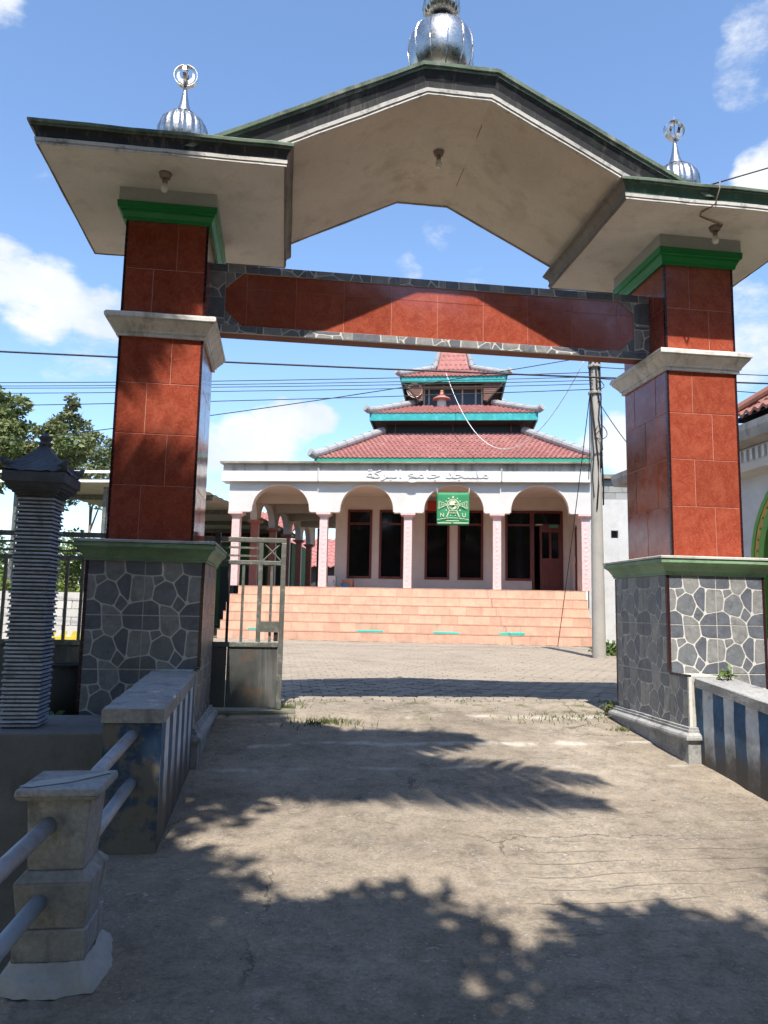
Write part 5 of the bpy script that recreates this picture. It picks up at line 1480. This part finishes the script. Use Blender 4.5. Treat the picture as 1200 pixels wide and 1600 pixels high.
for (x, y, rx, rz, mt, lab) in [(-7.3, 26, 1.3, 1.75, 'leaf_bright', 'tall bright bush just left of the left pillar'), (-9.2, 26.5, 1.5, 1.8, 'leaf_green', 'tall green bush at the left edge beside the ribbed pillar'), (-8.6, 30.5, 2.0, 2.0, 'leaf_bright', 'widest bright bush far behind under the canopy'), (-6.3, 30, 1.6, 1.6, 'leaf_olive', 'olive bush far behind beside the left pillar'),
        (-7.6, 21.5, 1.0, .9, 'leaf_bright', 'bright bush behind the ribbed pillar'), (-6.7, 23.5, 1.1, 1.0, 'leaf_olive', 'olive bush behind the white block wall'), (-5.8, 21.8, .9, .85, 'leaf_bright', 'yellow-green bush nearest the left gate pillar'), (-8.7, 23.5, 1.3, 1.1, 'leaf_green', 'dark green bush at the left end of the block wall'), (-7.4, 34, 1.9, 1.5, 'leaf_dry', 'dry brownish bush far behind under the canopy')]:
    bush('bush', lab, (x, y, -.95+rz), (rx, rx*.8, rz), 2600, .17, mt, 40+k, 'bushes beyond the block wall'); k += 1
bush('weed', 'small leafy weed at the foot of the ribbed pillar', (-1.62, 5.75, -.83), (.14, .10, .09), 90, .075, 'leaf_green', 60)
bush('weed', 'green weed growing beside the base of the pole', (7.3, 16.3, -.80), (.5, .3, .2), 500, .10, 'leaf_green', 61)
bush('weed', 'weed at the rear foot of the right pillar', (3.1, 6.98, -.90), (.10, .08, .06), 60, .06, 'leaf_olive', 62)
bush('weed', 'tiny weed on top of the right striped parapet', (3.42, 5.5, -.45), (.07, .05, .05), 40, .05, 'leaf_bright', 63)

def grass():
    rng = random.Random(6); g = G()
    def tuft(x, y, n, h, sp):
        for _ in range(n):
            a = rng.uniform(0, 6.28); r_ = abs(rng.gauss(0, sp)); px, py = x+r_*math.cos(a)*1.6, y+r_*math.sin(a)*.6; z = gz(py)
            d = Vector((rng.gauss(0, .4), rng.gauss(0, .4), 1)).normalized()*h*rng.uniform(.5, 1.2); w = Vector((.004, 0, 0))
            p = Vector((px, py, z)); g.add([p-w, p+w, p+d*.6+w*.6, p+d+Vector((d.x*.4, d.y*.4, 0)), p+d*.6-w*.6], [(0, 1, 2, 3, 4)])
    for x, y, n, h, sp in ((.42, 6.72, 260, .07, .12), (.10, 7.25, 120, .09, .06), (2.55, 6.95, 150, .045, .30), (3.0, 7.0, 160, .05, .14), (3.02, 6.5, 70, .04, .05), (.15, 7.6, 90, .06, .15), (1.9, 7.7, 60, .05, .5), (3.3, 7.6, 90, .06, .12), (-.45, 7.0, 60, .05, .05)): tuft(x, y, n, h, sp)
    g.top('grass', 'leaf_olive', (1.5, 7, -.98), 'sparse grass tufts along the threshold and joints', kind='stuff')
    g = G()
    for _ in range(90):
        x, y = rng.uniform(-.5, 3.1), rng.uniform(4.6, 7.1)
        if rng.random() < .6: x, y = rng.uniform(-.5, .3), rng.uniform(5.6, 7.0)
        z = gz(y)+.009; a = rng.uniform(0, 6.28); L_ = rng.uniform(.006, .022); c_ = Vector((x, y, z)); n = 6; vs = []
        for q in range(n):
            t_ = 2*math.pi*q/n; ex, ey = L_*math.cos(t_), L_*.45*math.sin(t_)*rng.uniform(.6, 1.3)
            vs.append(c_+Vector((ex*math.cos(a)-ey*math.sin(a), ex*math.sin(a)+ey*math.cos(a), .25*abs(ey)+rng.uniform(-.002, .002))))
        g.add(vs, [tuple(range(n))])
    g.top('leaf_litter', 'dry_leaf', (1.3, 5, -1.1), 'scattered dry leaf scraps on the concrete ramp', kind='stuff')
grass()

# trees standing behind the viewer: only their shade is in the picture
FR = ((2, .22, 3.7), (13, .55, 3.4), (-10, .28, 3.6), (-20, .6, 2.4), (26, .35, 2.8), (42, .5, 2.2), (70, .5, 1.9), (110, .6, 1.9), (140, .3, 2.4), (165, .5, 2.6), (190, .2, 2.6), (215, .6, 2.6), (240, .3, 2.4), (262, .6, 2.3), (6, .75, 2.6), (18, .05, 2.6))
palm('coconut_palm', 'coconut palm beside the viewer that shades the middle of the ramp', (-3.4, -.8, -1.6), (-1.20, 1.75, 4.9), 71, fronds=FR)
palm('coconut_palm', 'coconut palm left of the viewer that shades the left pillar', (-5.2, 1.4, -1.6), (-3.0, 1.2, 8.5), 72, 16, 3.0)
tree('shade_tree', 'broad tree behind the viewer that shades the near ramp', (4.6, -4.4, -1.6), 4.4, [((-2.5, 2.8, 6.2), 1.2), ((-3.9, 3.1, 6.1), 1.2), ((-1.2, 2.8, 6.3), 1.2), ((.2, 2.6, 6.1), 1.1), ((-5.2, 3.25, 6.2), 1.2), ((-3.0, 1.8, 6.9), 1.5), ((-6.2, 3.4, 6.3), 1.2), ((-.5, 1.7, 6.9), 1.4)], 'leaf_green', 73, 700, .17, .20)
tree('shade_tree', 'tree to the left of the viewer that shades the railing', (-6.5, -1.5, -1.6), 4.6, [((4.3, 1.9, 6.6), 1.1), ((5.0, .9, 6.4), 1.0), ((3.8, 2.9, 6.8), 1.1), ((3.2, 1.6, 6.6), 1.2), ((5.35, 1.9, 6.5), .6), ((4.6, 3.3, 6.9), .8), ((5.45, 1.2, 6.5), .55)], 'leaf_green', 74, 640, .17, .18)
# unseen wood behind the viewer, thickened, with side trees added to cut sky fill
for k, (x, y, h_) in enumerate([(-16, -13, 11), (-8, -15, 12), (0, -14, 11), (7, -15, 12), (14, -13, 11), (21, -10, 10), (-22, -8, 10), (-13, -3, 10), (-15, 5, 10), (12, -5, 10), (18, 1, 10)]):
    tree('roadside_tree', 'large unseen roadside tree, ' + ['left of the road bend', 'left of the middle', 'straight behind the gateway axis', 'right of the middle', 'right of the road', 'at the far right, nearest the road', 'at the far left, nearest the road', 'added on the left bank to cut the sky fill', 'added left of the ribbed pillar to cut the sky fill', 'added by the right bank of the ditch to cut the sky fill', 'added beyond the green-arched house to cut the sky fill'][k], (x, y, -1.6), h_*.55, [((-2, 0, h_*.6), 2.8), ((2, .5, h_*.62), 2.8), ((0, 0, h_*.82), 2.8), ((-1, 1, h_*.38), 2.6), ((2.4, 1, h_*.35), 2.4), ((-3.4, .6, h_*.40), 2.2)], 'leaf_green', 80+k, 75, .70, .30, 'roadside trees behind the viewer')
